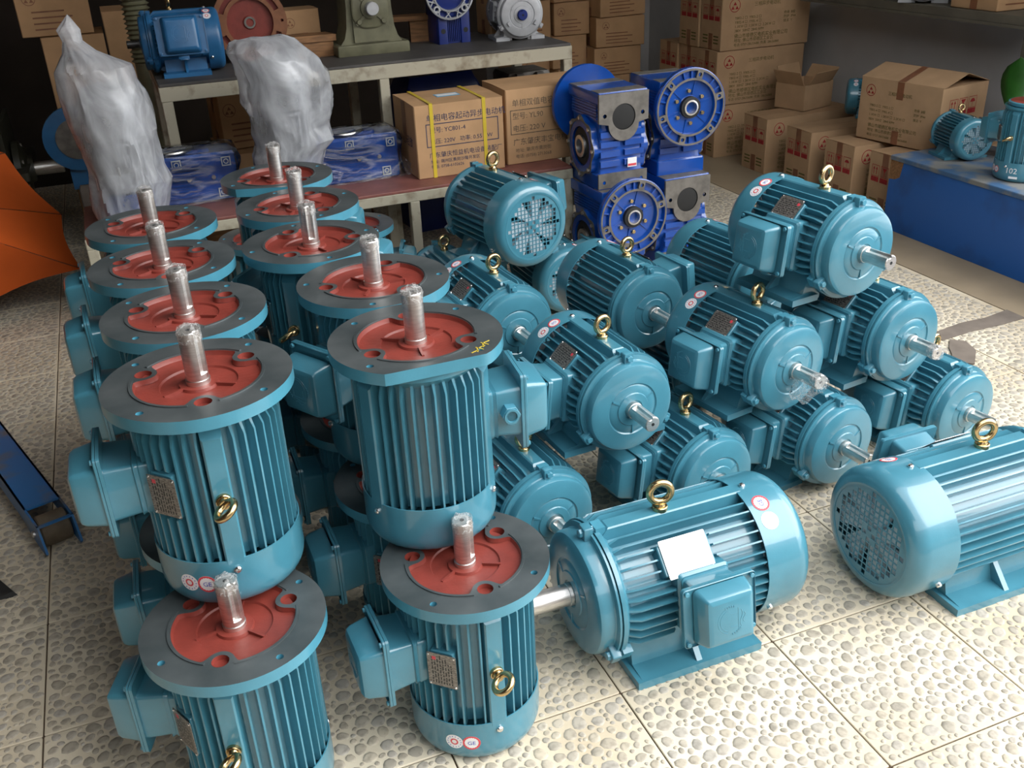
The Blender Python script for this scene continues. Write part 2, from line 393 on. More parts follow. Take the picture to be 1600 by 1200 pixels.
for i in range(-3, 9):
    for j in range(-3, 15):
        if j > 9 and i > 8: continue
        if i == 8:            # last column is cut at the smooth floor strip
            w = XK - 3.2
            t = MB().box(-w/2 + 0.0025, w/2 - 0.001, -T/2 + 0.0025, T/2 - 0.0025, -0.008, 0.0).build('tile', 'tile_cream', floor)
            t.location = (3.2 + w/2, T*(j+0.5), 0)
            mb = MB(); L = LAY[(i*3 + j*5) % 5]
            for p in L:
                if p[0] + p[2] < w/2 - 0.008 and p[0] > -w/2 + p[2]: add_pebble(mb, *p)
            o = mb.build('pebbles', 'pebble_glaze', t, sharp=60); tag(o, kind='stuff')
            continue
        t = bpy.data.objects.new('tile', TILE_ME); COL.objects.link(t); t.parent = floor
        t.location = (T*(i+0.5), T*(j+0.5), 0)
        if (i, j) in near:
            k = near[(i, j)]; mb = MB(); nn = 0
            for q, p in enumerate(LAY[k]):
                if (i, j, q) in single:
                    pm = MB(); add_pebble(pm, 0, 0, *p[2:]); o = pm.build('pebble', 'pebble_glaze', t, sharp=60)
                    o.location = (p[0], p[1], 0)
                else: add_pebble(mb, *p); nn += 1
            if nn: tag(mb.build('pebbles', 'pebble_glaze', t, sharp=60), kind='stuff')
        else:
            k = (i*7 + j*3) % 5
            o = bpy.data.objects.new('pebbles', PEBME[k]); COL.objects.link(o); o.parent = t
            o.rotation_euler = (0, 0, ((i*5 + j*11) % 4)*pi/2); tag(o, kind='stuff')

# cement repair strip and a scrap of torn cardboard on the floor
mb = MB()
poly = [(3.15, 1.11), (3.30, 1.125), (3.45, 1.12), (3.585, 1.13), (3.585, 1.222), (3.45, 1.20), (3.33, 1.205), (3.15, 1.175)]
mb.plate(poly, [], -0.002, 0.0035)
tag(mb.build('cement_patch', 'cement'), 'rough grey cement strip across the pebbled tiles by the blue bench', 'cement patch')
mb = MB()
mb.plate([(3.175, 1.10), (3.215, 1.06), (3.19, 0.985), (3.10, 0.90), (3.05, 0.95), (3.09, 1.0), (3.12, 1.045)], [], 0.0035, 0.0065)
tag(mb.build('cardboard_scrap', 'cement'), 'torn brown scrap lying on the pebbled tiles behind the right motors', 'scrap')
# ------------------------------------------------------------------ electric motors
def shaft_loop(r, z, key=0.0, kw=0.0055, n=24):
    L = []
    for i in range(n):
        a = 2*pi*(i + 0.5)/n
        x, y = r*math.cos(a), r*math.sin(a)
        if key and abs(x) < kw and y > 0: y = r - key
        L.append((x, y, z))
    return L
def make_sticker(parent, T, Rc, ang, z, kind, rad=0.0185, white=False):
    # round paper label wrapped on the cowl
    def wrap(x, y, off): a = ang + x/Rc; rr = Rc + off; return (rr*math.cos(a), rr*math.sin(a), z + y)
    mb = MB(T)
    def disc(r0, r1, off, m, n=28, tooth=0.0):
        v = []; f = []
        for k, r in enumerate((r0, r1)):
            for i in range(n):
                a = 2*pi*i/n; q = r*(1 + (tooth if (k == 0 and i % 2) else 0))
                v.append(wrap(q*math.cos(a), q*math.sin(a), off))
        for i in range(n):
            j = (i+1) % n; f.append((i, n+i, n+j, j))
        mb.add(v, f, m)
    def full(r, off, m, n=28, cx=0, cy=0, sx=1.0, sy=1.0):
        v = [wrap(cx, cy, off)] + [wrap(cx + sx*r*math.cos(2*pi*i/n), cy + sy*r*math.sin(2*pi*i/n), off) for i in range(n)]
        mb.add(v, [(0, 1+i, 1+(i+1) % n) for i in range(n)], m)
    full(rad, 0.0004, 0)
    if not white:  # white: print left out, glare painted as a blank disc
        if kind == 'red':
            disc(rad*0.74, rad*0.99, 0.0007, 1, 36, 0.09)
            vs, fs = text_geo('GE', rad*0.75, 'CENTER')
            mb.add([wrap(x, y - rad*0.28, 0.0008) for x, y, _ in vs], [f for f in fs], 2)
        else:
            disc(rad*0.28, rad*0.45, 0.0007, 1, 24)
            for i in range(14):
                a = 2*pi*i/14; full(rad*0.07, 0.0008, 2, 6, rad*0.76*math.cos(a), rad*0.76*math.sin(a))
    o = mb.build('sticker', ['white_print', 'red_print', 'blue_print'], parent)
    return tag(o, 'white round sticker with a toothed red rim' if kind == 'red' and not white else 'white round sticker')
def make_eyebolt(parent, T, r0, z, spin=0.0, k=1.0):
    M = tr(0, r0, z) @ rotm('X', -pi/2) @ rotm('Z', spin)
    mb = MB(T)
    mb.cyl(0.014*k, -0.004, 0.007*k, 20, 0, M, 0.0015)
    mb.lathe([(0.010*k, 0.006*k), (0.0075*k, 0.012*k), (0.009*k, 0.018*k)], 16, 0, M)
    mb.torus(0.0195*k, 0.0068*k, 28, 12, 0, M @ tr(0, 0, 0.034*k) @ rotm('X', pi/2))
    return mb.build('eyebolt', 'brass', parent)
def make_box(parent, T, ang, z, r0, k=1.0, emblem=True, gland=True, gside=1, kd=1.0):
    # terminal box: x radial
    F = polar(ang) @ tr(r0, 0, z) @ Matrix(((0,0,1,0),(1,0,0,0),(0,1,0,0),(0,0,0,1))) @ Matrix.Diagonal((1, 1, kd, 1))   # local z -> radial, x -> tangential, y -> axial
    mb = MB(T)
    mb.rbox(0.108*k, 0.100*k, 0.010, [(-0.03*k, 0.006), (0.0, 0.002), (0.004, 0.0), (0.006, 0.004), (0.052*k, 0.0)], 0, F)
    mb.rbox(0.120*k, 0.152*k, 0.008, [(0.052*k, 0.0), (0.055*k, -0.0), (0.058*k, 0.0)], 0, F)
    body = mb.build('terminal_box', 'teal', parent)
    ml = MB(T)
    ml.rbox(0.120*k, 0.152*k, 0.008, [(0.0588*k, 0.0), (0.063*k, 0.0), (0.0645*k, 0.0015)], 0, F, cap1=False)
    ml.rbox(0.112*k, 0.112*k, 0.012, [(0.0640*k, 0.0), (0.100*k, 0.006*k), (0.108*k, 0.010*k), (0.112*k, 0.017*k)], 0, F)
    if emblem:                        # raised casting mark on the lid
        E = F @ tr(0, 0, 0.1118*k)
        for rr in (0.026, 0.021):
            ml.tube([(rr*k*math.cos(a), rr*k*math.sin(a)+0.004, 0) for a in [pi*(0.08+0.84*i/12) for i in range(13)]], 0.0011, 5, 0, E)
        ml.tube([(-0.014*k, 0.004, 0), (-0.014*k, -0.012*k, 0)], 0.001, 5, 0, E); ml.tube([(0.013*k, 0.004, 0), (0.013*k, -0.010*k, 0)], 0.001, 5, 0, E)
        ml.tube([(-0.020*k, -0.013*k, 0), (0.022*k, -0.013*k, 0)], 0.0012, 5, 0, E)
        for q, w in ((-0.019, 0.017), (-0.025, 0.010)):
            ml.tube([(w*k*(t-0.5)*2, (q + 0.0025*math.sin(t*6.3))*k, 0) for t in [i/8 for i in range(9)]], 0.0011, 5, 0, E)
        for i in range(5):
            a = pi + 0.15 + i*0.16; ml.box(-0.0022, 0.0022, -0.0012, 0.0012, -0.001, 0.0014, 0, E @ tr(0.029*k*math.cos(a), 0.029*k*math.sin(a)+0.004, 0) @ rotm('Z', a))
            a = -0.15 - i*0.16 + 0.5; ml.box(-0.0022, 0.0022, -0.0012, 0.0012, -0.001, 0.0014, 0, E @ tr(0.028*k*math.cos(a), 0.028*k*math.sin(a)+0.004, 0) @ rotm('Z', a))
    lid = ml.build('lid', 'teal', body)
    for sx in (-1, 1):
        for sy in (-1, 1):
            ms = MB(T); ms.cyl(0.0048*k, 0.062*k, 0.069*k, 8, 0, F @ tr(sx*0.052*k, sy*0.068*k, 0), 0.001)
            ms.build('screw', 'teal_edge', body)
    if gland:
        G = F @ tr(gside*0.054*k, 0.004, 0.028*k) @ rotm('Y', gside*pi/2)
        mg = MB(T); mg.cyl(0.019*k, -0.004, 0.016*k, 6, 0, G, 0.001); mg.lathe([(0.015*k, 0.016*k), (0.015*k, 0.019*k), (0.011*k, 0.019*k), (0.010*k, 0.016*k)], 20, 0, G)
        mg.build('cable_gland', 'teal_edge', body)
    return body
def make_plate(parent, T, ang, z, r, k=1.0, m='plate_steel'):
    F = polar(ang) @ tr(r, 0, z) @ Matrix(((0,0,1,0),(1,0,0,0),(0,1,0,0),(0,0,0,1)))
    mb = MB(T); mb.rbox(0.062*k, 0.082*k, 0.002, [(0.0, 0.0), (0.0012, 0.0)], 0, F, n=1)
    pl = mb.build('nameplate', m, parent)
    for sx in (-1, 1):
        for sy in (-1, 1):
            ms = MB(T); ms.lathe([(0.0028, 0.001), (0.0022, 0.0026), (0.0008, 0.0032)], 8, 0, F @ tr(sx*0.027*k, sy*0.037*k, 0)); ms.build('rivet', 'chrome', pl)
    if m == 'plate_steel':
        mp = MB(T); rg = random.Random(4)
        for i in range(8):
            x = -0.022*k + i*0.0058*k; y = -0.034*k
            while y < 0.028*k:
                ln = rg.uniform(0.003, 0.010)*k
                if not (i > 5 and y > 0.018*k): mp.add([(x, y, 0.00125), (x+0.0026*k, y, 0.00125), (x+0.0026*k, y+ln, 0.00125), (x, y+ln, 0.00125)], [(0, 1, 2, 3)], 0, F)
                y += ln + rg.uniform(0.0015, 0.005)*k
        mp.build('plate_print', 'ink', pl)
        mr = MB(T); mr.box(-0.020*k, -0.012*k, 0.025*k, 0.033*k, 0.0012, 0.0016, 0, F); mr.build('red_mark', 'red_print', pl)
    return pl
def make_cowl(parent, T, Rc, zc, Rg, s, screws=3, visible=True, k=1.0, squashed=0):
    mb = MB(T)
    b = 0.34*zc
    prof = [(Rg+0.004, 0.004), (Rg+0.004, 0.0), (Rg+0.010, -0.0005)]
    for i in range(7):
        a = pi/2*i/6; x0 = Rg + 0.010
        prof.append((x0 + (Rc - x0)*math.sin(a), b*(1-math.cos(a))))
    prof += [(Rc, zc*0.6), (Rc, zc), (Rc-0.0025, zc), (Rc-0.0025, b+0.004), (Rg-0.002, 0.006)]
    prof = [p for p in prof]
    L = [[(r*math.cos(2*pi*i/48), r*math.sin(2*pi*i/48), z) for i in range(48)][::-1] for r, z in prof]
    mb.loft(L, False, False)
    cw = mb.build('fan_cowl', 'teal', parent)
    # square mesh guard
    mg = MB(T); holes = []; N = 15; pitch = 2*Rg/N
    for i in range(N):
        for j in range(N):
            x = -Rg + pitch*(i+0.5); y = -Rg + pitch*(j+0.5)
            if math.hypot(abs(x)+pitch*0.4, abs(y)+pitch*0.4) > Rg*0.99: continue
            c0 = max(abs(i-7), abs(j-7))
            if c0 <= 1 and not ((i-7, j-7) in ((0,1),(0,-1),(1,0),(-1,0))): continue
            h = pitch*0.41; holes.append([(x-h,y-h),(x+h,y-h),(x+h,y+h),(x-h,y+h)])
    if visible:
        mg.plate(circle(Rg+0.004, 40), holes, 0.0015, 0.004)
    else:
        mg.plate(circle(Rg+0.004, 40), [], 0.0015, 0.004)
    mg.build('grille', 'teal', cw)
    if visible:
        mf = MB(T)
        for i in range(7):
            a = 2*pi*i/7
            mf.add([(0.012,0.0,0.012),(Rg*0.95,-0.30*Rg,0.010),(Rg*1.0,0.26*Rg,0.016),(0.012,0.016,0.018),(0.012,0.0,0.030),(Rg*0.95,-0.30*Rg,0.034),(Rg*1.0,0.26*Rg,0.040),(0.012,0.016,0.034)],
                   [(3,2,1,0),(4,5,6,7),(0,1,5,4),(1,2,6,5),(2,3,7,6),(3,0,4,7)], 0, rotm('Z', a))
        mf.cyl(0.026*k, 0.009, 0.04, 20)
        mf.build('fan', 'fan_grey', parent)
    for a in ([pi/2, pi/2 + 2*pi/3, pi/2 - 2*pi/3] if screws == 3 else []):
        ms = MB(T); M = polar(a) @ tr(Rc, 0, zc*0.80) @ rotm('Y', pi/2)
        ms.lathe([(0.0072, -0.001), (0.0072, 0.0035), (0.005, 0.006), (0.001, 0.007)], 10, 0, M)
        ms.build('cowl_screw', 'chrome', cw)
    return cw
def make_frame(parent, T, Rf, rc, zb, zf, s, N=38, feet=None, kb=1.0, zbox=0.24, zpl=0.24, pads=(90,), plk=1.0, foot_bar=False, bang=0.0):
    mb = MB(T)
    mb.lathe([(rc-0.006, zb), (rc, zb+0.004), (rc, zf)], 64)
    mb.lathe([(rc, zf-0.030), (rc+0.009, zf-0.022), (Rf-0.004, zf-0.014), (Rf-0.001, zf-0.010), (Rf-0.001, zf), (rc-0.01, zf)], 64)
    box_a = 0 if s > 0 else 180; pl_a = 45 if s > 0 else 135
    def clear(d):
        def df(a): return abs((d - a + 180) % 360 - 180)
        for p in pads:
            if df(p) < 9.5: return True
        if feet and (df(-45) < 26 or df(-135) < 26): return df(-45) < 17 or df(-135) < 17
        return False
    w1, w2 = 0.0034, 0.0019
    for i in range(N):
        d = 360.0*(i+0.5)/N
        if clear(d): continue
        def df(a): return abs((d - a + 180) % 360 - 180)
        segs = [(zb, zf - 0.008)]
        hb = 0.052*kb
        if df(box_a) < 20*kb: segs = [(zb, zbox - hb), (zbox + hb, zf - 0.008)]
        elif df(pl_a) < 12: segs = [(zb, zpl - 0.046*plk), (zpl + 0.046*plk, zf - 0.008)]
        for a, b in segs:
            if b - a < 0.02: continue
            e0 = 0.006; e1 = 0.034 if b > zf - 0.02 else 0.006
            pr = [(rc-0.003, a), (Rf-0.006, a), (Rf, a+e0), (Rf, b-e1), (rc+0.006, b), (rc-0.003, b)]
            F = polar(math.radians(d))
            v = [(r, -(w1 if r < rc+0.007 else w2), z) for r, z in pr] + [(r, (w1 if r < rc+0.007 else w2), z) for r, z in pr]
            f = [tuple(range(6)), tuple(range(11, 5, -1))] + [((i_+1) % 6, i_, 6+i_, 6+(i_+1) % 6) for i_ in range(6)]
            mb.add(v, f, 0, F)
    for p in pads:                    # lifting rib
        F = polar(math.radians(p)) @ tr(rc-0.006, 0, 0) @ Matrix(((0,0,1,0),(1,0,0,0),(0,1,0,0),(0,0,0,1)))
        w = 0.036
        mb.loft([[(-w/2-0.002, zb, 0), (w/2+0.002, zb, 0), (w/2+0.002, zf-0.004, 0), (-w/2-0.002, zf-0.004, 0)],
                 [(-w/2, zb, Rf-rc+0.006), (w/2, zb, Rf-rc+0.006), (w/2, zf-0.03, Rf-rc+0.006), (-w/2, zf-0.03, Rf-rc+0.006)],
                 [(-w/2+0.003, zb+0.002, Rf-rc+0.009), (w/2-0.003, zb+0.002, Rf-rc+0.009), (w/2-0.003, zf-0.034, Rf-rc+0.009), (-w/2+0.003, zf-0.034, Rf-rc+0.009)]], True, True, 0, F)
    F = polar(math.radians(box_a) + bang) @ tr(rc-0.02, 0, zbox) @ Matrix(((0,0,1,0),(1,0,0,0),(0,1,0,0),(0,0,0,1)))
    mb.rbox(0.118*kb, 0.108*kb, 0.010, [(0, 0), (Rf-rc+0.016, 0), (Rf-rc+0.022, 0.005)], 0, F)
    F = polar(math.radians(pl_a)) @ tr(rc-0.01, 0, zpl) @ Matrix(((0,0,1,0),(1,0,0,0),(0,1,0,0),(0,0,0,1)))
    mb.rbox(0.050*plk, 0.090*plk, 0.004, [(0, -0.003), (Rf-rc+0.008, 0.0), (Rf-rc+0.0100, 0.002)], 0, F)
    return mb.build('stator_frame', 'teal', parent)
def make_shaft(parent, T, r, z0, z1, wrap=True, spin=0.0, wrapk=1.0):
    mb = MB(T); S = rotm('Z', spin)
    kz = z0 + (z1 - z0)*0.22
    mb.loft([shaft_loop(r, z0), shaft_loop(r, kz), shaft_loop(r, kz+0.002, 0.006), shaft_loop(r, z1-0.002, 0.006), shaft_loop(r-0.002, z1, 0.006)], True, True, 0, S)
    mb.cyl(r*0.22, z1-0.001, z1+0.0006, 10, 1)
    mb.lathe([(r+0.0015, z0), (r+0.0015, z0+0.012), (r, z0+0.013)], 24)
    sh = mb.build('shaft', ['steel', 'dark'], parent)
    if wrap:                          # crumpled film left on the shaft end
        rr = random.Random(int(z1*1000) + 3); L = []; n = 14
        for k, (q, z) in enumerate(((1.04, z1-0.022), (1.05, z1-0.012), (1.06, z1-0.003), (1.0, z1+0.003), (0.72, z1+0.008*wrapk), (0.3, z1+0.010*wrapk))):
            L.append([(r*q*(1+rr.uniform(-0.05, 0.12)*(1 if k > 1 else 0.3))*math.cos(2*pi*i/n), r*q*(1+rr.uniform(-0.05, 0.12)*(1 if k > 1 else 0.3))*math.sin(2*pi*i/n), z + rr.uniform(-0.003, 0.003)*(1.5 if k > 2 else 0.6)) for i in range(n)])
        mw = MB(T); mw.loft(L, False, True); mw.build('plastic_wrap', 'wrap_film', sh, sharp=20)
    return sh
def flange_motor(name, label, group, chop=None):
    t = thing(name, label, 'motor', group=group)
    Tm = None; Lz = 0.42; Rf = 0.134; rc = 0.113
    make_cowl(t, Tm, 0.1375, 0.105, 0.105, 1, 3, False)
    make_frame(t, Tm, Rf, rc, 0.094, 0.392, 1, 39, None, 1.0, 0.245, 0.245, pads=(90, 210, 330))
    make_box(t, Tm, 0.0, 0.245, 0.136, 1.1, gside=-1, kd=0.92)
    make_plate(t, Tm, math.radians(45), 0.245, 0.1365, 1.0)
    make_eyebolt(t, Tm, 0.138, 0.235, 0.6)
    make_sticker(t, Tm, 0.1375, math.radians(50), 0.058, 'white'); make_sticker(t, Tm, 0.1375, math.radians(65), 0.058, 'red')
    # flange ring with ears round the three bolt pockets
    Ro = 0.169; ri = 0.1125; pk = [math.radians(a) for a in (90, 210, 330)]; rp = 0.1065; hp = 0.0158
    outer = circle(Ro, 72)
    if chop is not None:
        c, s_ = math.cos(chop), math.sin(chop); dmax = 0.138; o2 = []
        for x, y in outer:
            d = x*c + y*s_
            if d > dmax:
                e = -x*s_ + y*c; x, y = dmax*c - e*s_, dmax*s_ + e*c
            o2.append((x, y))
        outer = o2
    inner = []
    for i in range(180):
        a = 2*pi*i/180; r = ri
        for p in pk:
            da = (a - p + pi) % (2*pi) - pi
            if abs(da) < 0.30:
                lat = abs(da)*0.1
                if lat < 0.025: r = min(r, rp - math.sqrt(max(0.0, 0.025**2 - lat**2)) )
                elif lat < 0.032: r = min(r, ri - 0.006*(1 - (lat-0.025)/0.007))
        inner.append((r*math.cos(a), r*math.sin(a)))
    holes = [circle(hp, 20, rp*math.cos(p), rp*math.sin(p)) for p in pk]
    mh = [circle(0.0068, 14, 0.147*math.cos(math.radians(a)), 0.147*math.sin(math.radians(a))) for a in (45, 135, 225, 315) if chop is None or 0.147*math.cos(math.radians(a) - chop) + 0.009 < 0.138]
    mb = MB(Tm)
    mb.plate(outer, [inner] + holes + mh, 0.4180, 0.4181, 0, None, bottom=False, walls=False)           # machined face
    ms = MB(Tm)
    ms.plate(outer, [inner] + holes + mh, 0.394, 0.4180, 0)                                             # painted edge and back
    fl = ms.build('flange', 'teal_edge', t)
    mb.build('machined_face', 'machined', fl)
    mk = MB(Tm)                       # painted walls of recess and spigot lip
    k = len(inner)
    mk.add([(x, y, 0.4181) for x, y in inner] + [(x*0.985, y*0.985, 0.4115) for x, y in inner] + [(x*0.97, y*0.97, 0.4085) for x, y in inner],
           [f for i in range(k) for f in ((i, k+i, k+(i+1) % k, (i+1) % k), (k+i, 2*k+i, 2*k+(i+1) % k, k+(i+1) % k))], 0)
    # ring of the lip seen as a thin step outside the recess
    lip = [(ri+0.007, 0.4183), (ri+0.0068, 0.4205), (ri+0.002, 0.4205), (ri+0.0018, 0.4183)]
    seg = []
    for p0, p1 in ((100, 200), (220, 320), (340, 440)):
        P = [math.radians(p0 + 3 + (p1-p0-6)*i/20) for i in range(21)]
        L = [[(r*math.cos(a), r*math.sin(a), z) for r, z in lip] for a in P]
        mk.loft(L, True, True, 1)
    mk.build('spigot', ['red_primer', 'machined'], fl)
    md = MB(Tm)                       # red dish
    md.lathe([(0.1125, 0.4095), (0.10, 0.4080), (0.070, 0.4070), (0.068, 0.4030), (0.036, 0.4025), (0.034, 0.4075), (0.020, 0.4075)], 72, 0, None, False, True)
    for a in (30, 150, 270):
        md.box(0.034, 0.072, -0.0024, 0.0024, 0.402, 0.4090, 0, polar(math.radians(a)))
    for p in pk:                      # pocket wells
        md.lathe([(hp-0.0002, 0.4181), (hp*0.96, 0.404), (hp*0.9, 0.3985), (0.001, 0.3985)][::1], 20, 0, tr(rp*math.cos(p), rp*math.sin(p), 0), False, False)
    md.build('end_dish', 'red_primer', fl)
    for p in pk:
        mbt = MB(Tm); mbt.cyl(0.0062, 0.398, 0.4075, 6, 0, tr(rp*math.cos(p), rp*math.sin(p), 0), 0.001); mbt.build('bolt', 'steel', fl)
    make_shaft(t, Tm, 0.0203, 0.404, 0.510, True, 0.7)
    return t
TF = Matrix(((1,0,0,0),(0,0,-1,0),(0,1,0,0),(0,0,0,1)))       # axis -> -Y, top -> +Z
def foot_motor(name, label, group, s, h=0.144, Lz=0.385, Rf=0.138, k=1.0, foot=(0.085, 0.305), hw=0.150, zeye=0.233, wrap=False, zc=0.088, zbox=0.215, zpl=0.20, plm='plate_steel', shaft=(0.0205, 0.093), glare2=False, kb=1.16, N=38, plk=1.0, bang=None, kd=0.86, espin=0.15):
    t = thing(name, label, 'motor', group=group)
    T0 = tr(0, 0, h) @ tr(0, Lz/2, 0) @ TF         # origin under the middle of the motor
    rc = Rf - 0.022*k; zf = Lz - 0.042*k
    if bang is None: bang = math.radians(6)*s
    cw = make_cowl(t, T0, Rf + 0.003, zc, Rf*0.74, s, 3, True, k)
    make_frame(t, T0, Rf, rc, zc - 0.012, zf, s, N, True, kb, zbox, zpl, (90,), plk, bang=bang)
    make_box(t, T0, (0.0 if s > 0 else pi) + bang, zbox, Rf + 0.002, kb, kd=kd, gside=(-1 if s > 0 else 1))
    make_plate(t, T0, math.radians(45 if s > 0 else 135), zpl, Rf + 0.0025, plk, plm)
    make_eyebolt(t, T0, Rf + 0.004, zeye, espin, 1.08*k)
    a1, a2 = (52, 68) if s > 0 else (128, 112)
    make_sticker(t, T0, Rf+0.003, math.radians(a1), zc*0.72, 'white', 0.0180*k, glare2); make_sticker(t, T0, Rf+0.003, math.radians(a2), zc*0.72, 'red', 0.0180*k)
    mb = MB(T0); rf = Rf*0.885              # end shield
    mb.lathe([(Rf-0.006, zf+0.0015), (Rf-0.004, zf+0.003), (Rf-0.004, zf+0.008), (rf+0.002, zf+0.010), (rf, zf+0.013), (rf, Lz-0.012*k), (rf-0.004, Lz-0.005*k), (rf-0.012, Lz-0.002*k),
              (0.072*k, Lz), (0.069*k, Lz-0.003), (0.067*k, Lz-0.003), (0.064*k, Lz-0.001), (0.046*k, Lz), (0.044*k, Lz+0.003), (0.027*k, Lz+0.004), (0.025*k, Lz+0.001), (0.01, Lz+0.001)], 64)
    for a in (30, 150, 270):
        mb.box(0.044*k, 0.068*k, -0.002, 0.002, Lz-0.004, Lz+0.0015, 0, polar(math.radians(a)))
    for a in (90, 210, 330):
        F = polar(math.radians(a)) @ tr(Rf-0.006, 0, zf+0.009) @ rotm('Z', -pi/2)
        mb.rbox(0.026*k, 0.030*k, 0.004, [(-0.006, 0), (0.010*k, 0), (0.012*k, 0.001)], 0, F)
    es = mb.build('end_shield', 'teal', t)
    for a in (90, 210, 330):
        F = polar(math.radians(a)) @ tr(Rf-0.004, 0, zf+0.009)
        m2 = MB(T0); m2.cyl(0.0085*k, 0.010*k, 0.019*k, 6, 0, F, 0.0012); m2.cyl(0.010*k, -0.028*k, -0.008, 6, 0, F); m2.box(-0.012*k, 0.010*k, -0.014*k, 0.014*k, -0.03*k, -0.012, 0, F)
        m2.build('bolt', 'teal_edge', es)
    for sx in (-1, 1):                      # cast feet
        poly = [(0.045*k, -h + 0.0), (hw, -h), (hw, -h+0.018*k), (hw-0.040*k, -h+0.022*k), (rc*0.80, -rc*0.62), (rc*0.55, -rc*0.70), (0.045*k, -h+0.03*k)]
        if sx > 0: P = [(x, y) for x, y in poly]
        else: P = [(-x, y) for x, y in poly][::-1]
        mf = MB(T0)
        ft0, ft1 = foot
        plate_poly = [(min(abs(x) for x, _ in P)*sx, 0)]
        mf.prism(P, ft0 + 0.012, ft1 - 0.012)
        # flat sole wider at both ends with a bolt hole
        x0, x1 = sorted((sx*0.062*k, sx*(hw+0.006)))
        sole = [(x0, ft0), (x1, ft0), (x1, ft1), (x0, ft1)]
        hx = sx*(hw-0.022*k)
        hs = [circle(0.0065*k, 12, hx, ft0+0.03*k), circle(0.0065*k, 12, hx, ft1-0.03*k)]
        SM = Matrix(((1,0,0,0),(0,0,-1,0),(0,1,0,0),(0,0,0,1)))       # (x, y, z) -> (x, -z, y)
        mf.plate(sole, hs, h - 0.018*k, h, 0, SM)
        gx = [(sx*rc*0.75, -rc*0.55), (sx*hw, -h+0.016*k), (sx*0.06*k, -h+0.016*k)]
        if sx < 0: gx = gx[::-1]
        zm = (ft0+ft1)/2
        for zz in (zm,): mf.prism(gx, zz-0.006*k, zz+0.006*k)
        mf.build('foot', 'teal', t)
    make_shaft(t, T0, shaft[0], Lz, Lz + shaft[1], wrap, 0.4)
    return t
# ------------------------------------------------------------------ standing flange motors, two layers in two columns
GV = 'flange motors standing on their fan cowls'
d2r = math.radians
vm = flange_motor('flange_motor', 'flange motor at lower left in front, eyebolt ring facing the camera', GV)
vc = flange_motor('flange_motor', 'upper flange motor of the right column nearest the camera, flange cut straight along one side', GV, chop=d2r(-84))
ZU = 0.4225
vm.location = (0.435, 0.080, 0); vm.rotation_euler = (0, 0, d2r(160))
vc.location = (0.872, 0.240, ZU); vc.rotation_euler = (0, 0, d2r(-6))
def V(label, x, y, z, rz, src=vm): return copy_tree(src, label, (x, y, z), d2r(rz), GV)
V('flange motor standing on the tiles in front, left of the big lying motor', 0.887, 0.076, 0, 182)
V('upper flange motor of the left column nearest the camera, two round stickers on its cowl', 0.464, 0.248, ZU, 179)
V('upper flange motor of the left column, second from the camera', 0.471, 0.590, ZU, 181)
V('upper flange motor of the left column, third from the camera', 0.451, 0.932, ZU, 183)
V('upper flange motor at the far end of the left column, before the shelf', 0.448, 1.275, ZU, 182)
V('upper flange motor of the right column, second from the camera, terminal box towards the left', 0.877, 0.580, ZU, -150)
V('upper flange motor of the right column, third from the camera', 0.806, 0.918, ZU, 141)
V('upper flange motor of the right column, fourth from the camera', 0.838, 1.262, ZU, -30)
for i_ in range(7):
    m = MB(); m.box(-0.009, 0.009, -0.0012, 0.0012, 0, 0.0005, 0, tr(0.142*math.cos(d2r(-50+i_*3)), 0.145*math.sin(d2r(-50+i_*3)), 0.4183) @ rotm('Z', 0.5 + (i_ % 3)*0.9)); m.build('chalk_mark', 'yellow', vc)
copy_tree(vc, 'flange motor at the far end of the right column with a cut flange edge', (0.838, 1.603, ZU), d2r(-25), GV, skip=('chalk_mark',))
for i, y in enumerate((0.424, 0.768, 1.112, 1.456)):
    nm = ('second', 'third', 'fourth', 'last')[i]
    V('lower flange motor of the left column standing on the floor, %s from the camera' % nm, 0.455, y, 0, 178 + 3*i)
    V('lower flange motor of the right column standing on the floor, %s from the camera' % nm, 0.872 - 0.01*i, y - 0.004, 0, 181 - 2*i)
V('single flange motor on the floor under the front edge of the shelf, left of two', 0.850, 2.37, 0, 120)
V('single flange motor on the floor under the front edge of the shelf, right of two', 1.200, 2.34, 0, -20)

# ------------------------------------------------------------------ foot motors piled in a pyramid
GP = 'foot mounted motors piled in the middle'
HM = 0.144; LM = 0.385
pm = foot_motor('foot_motor', 'topmost foot motor of the pile, its bare shaft end pointing at the floor tiles', GP, -1)
pr_ = foot_motor('foot_motor', 'foot motor in the second row of the pile with its terminal box on the right', GP, 1)
pw = foot_motor('foot_motor', 'middle layer foot motor in the pile centre with torn plastic film on its shaft', GP, -1, wrap=True)
def face(x, y, z, yaw):        # place by the centre of the shaft end face
    a = d2r(yaw); return (x - math.cos(a)*LM/2, y - math.sin(a)*LM/2, z - HM), a + pi/2
def Pm(label, x, y, z, yaw, src=pm, sc=None):
    l, rz = face(x, y, z, yaw); return copy_tree(src, label, l, rz, GP, scale=sc)
def mv(o, x, y, z, yaw): l, rz = face(x, y, z, yaw); o.location = l; o.rotation_euler = (0, 0, rz)
mv(pm, 2.174, 0.507, 0.704, -81.6)
mv(pw, 1.976, 0.490, 0.412, -79.5)
mv(pr_, 1.843, 1.020, 0.405, -84)
Pm('middle layer foot motor at the left of the pile behind the cut flange motor', 1.489, 0.496, 0.406, -86.0)
Pm('middle layer foot motor at the right of the pile under the topmost one', 2.375, 0.497, 0.410, -81.8, pw)
Pm('foot motor on the floor at the left front of the pile behind a red flange', 1.252, 0.470, HM, -84)
Pm('foot motor on the floor behind the big lying motor, only its top showing', 1.735, 0.455, HM, -82)
Pm('foot motor on the floor between the two large motors, bare shaft behind the guard', 2.148, 0.455, HM, -82)
Pm('foot motor on the floor at the right end of the pile', 2.601, 0.454, HM, -82)
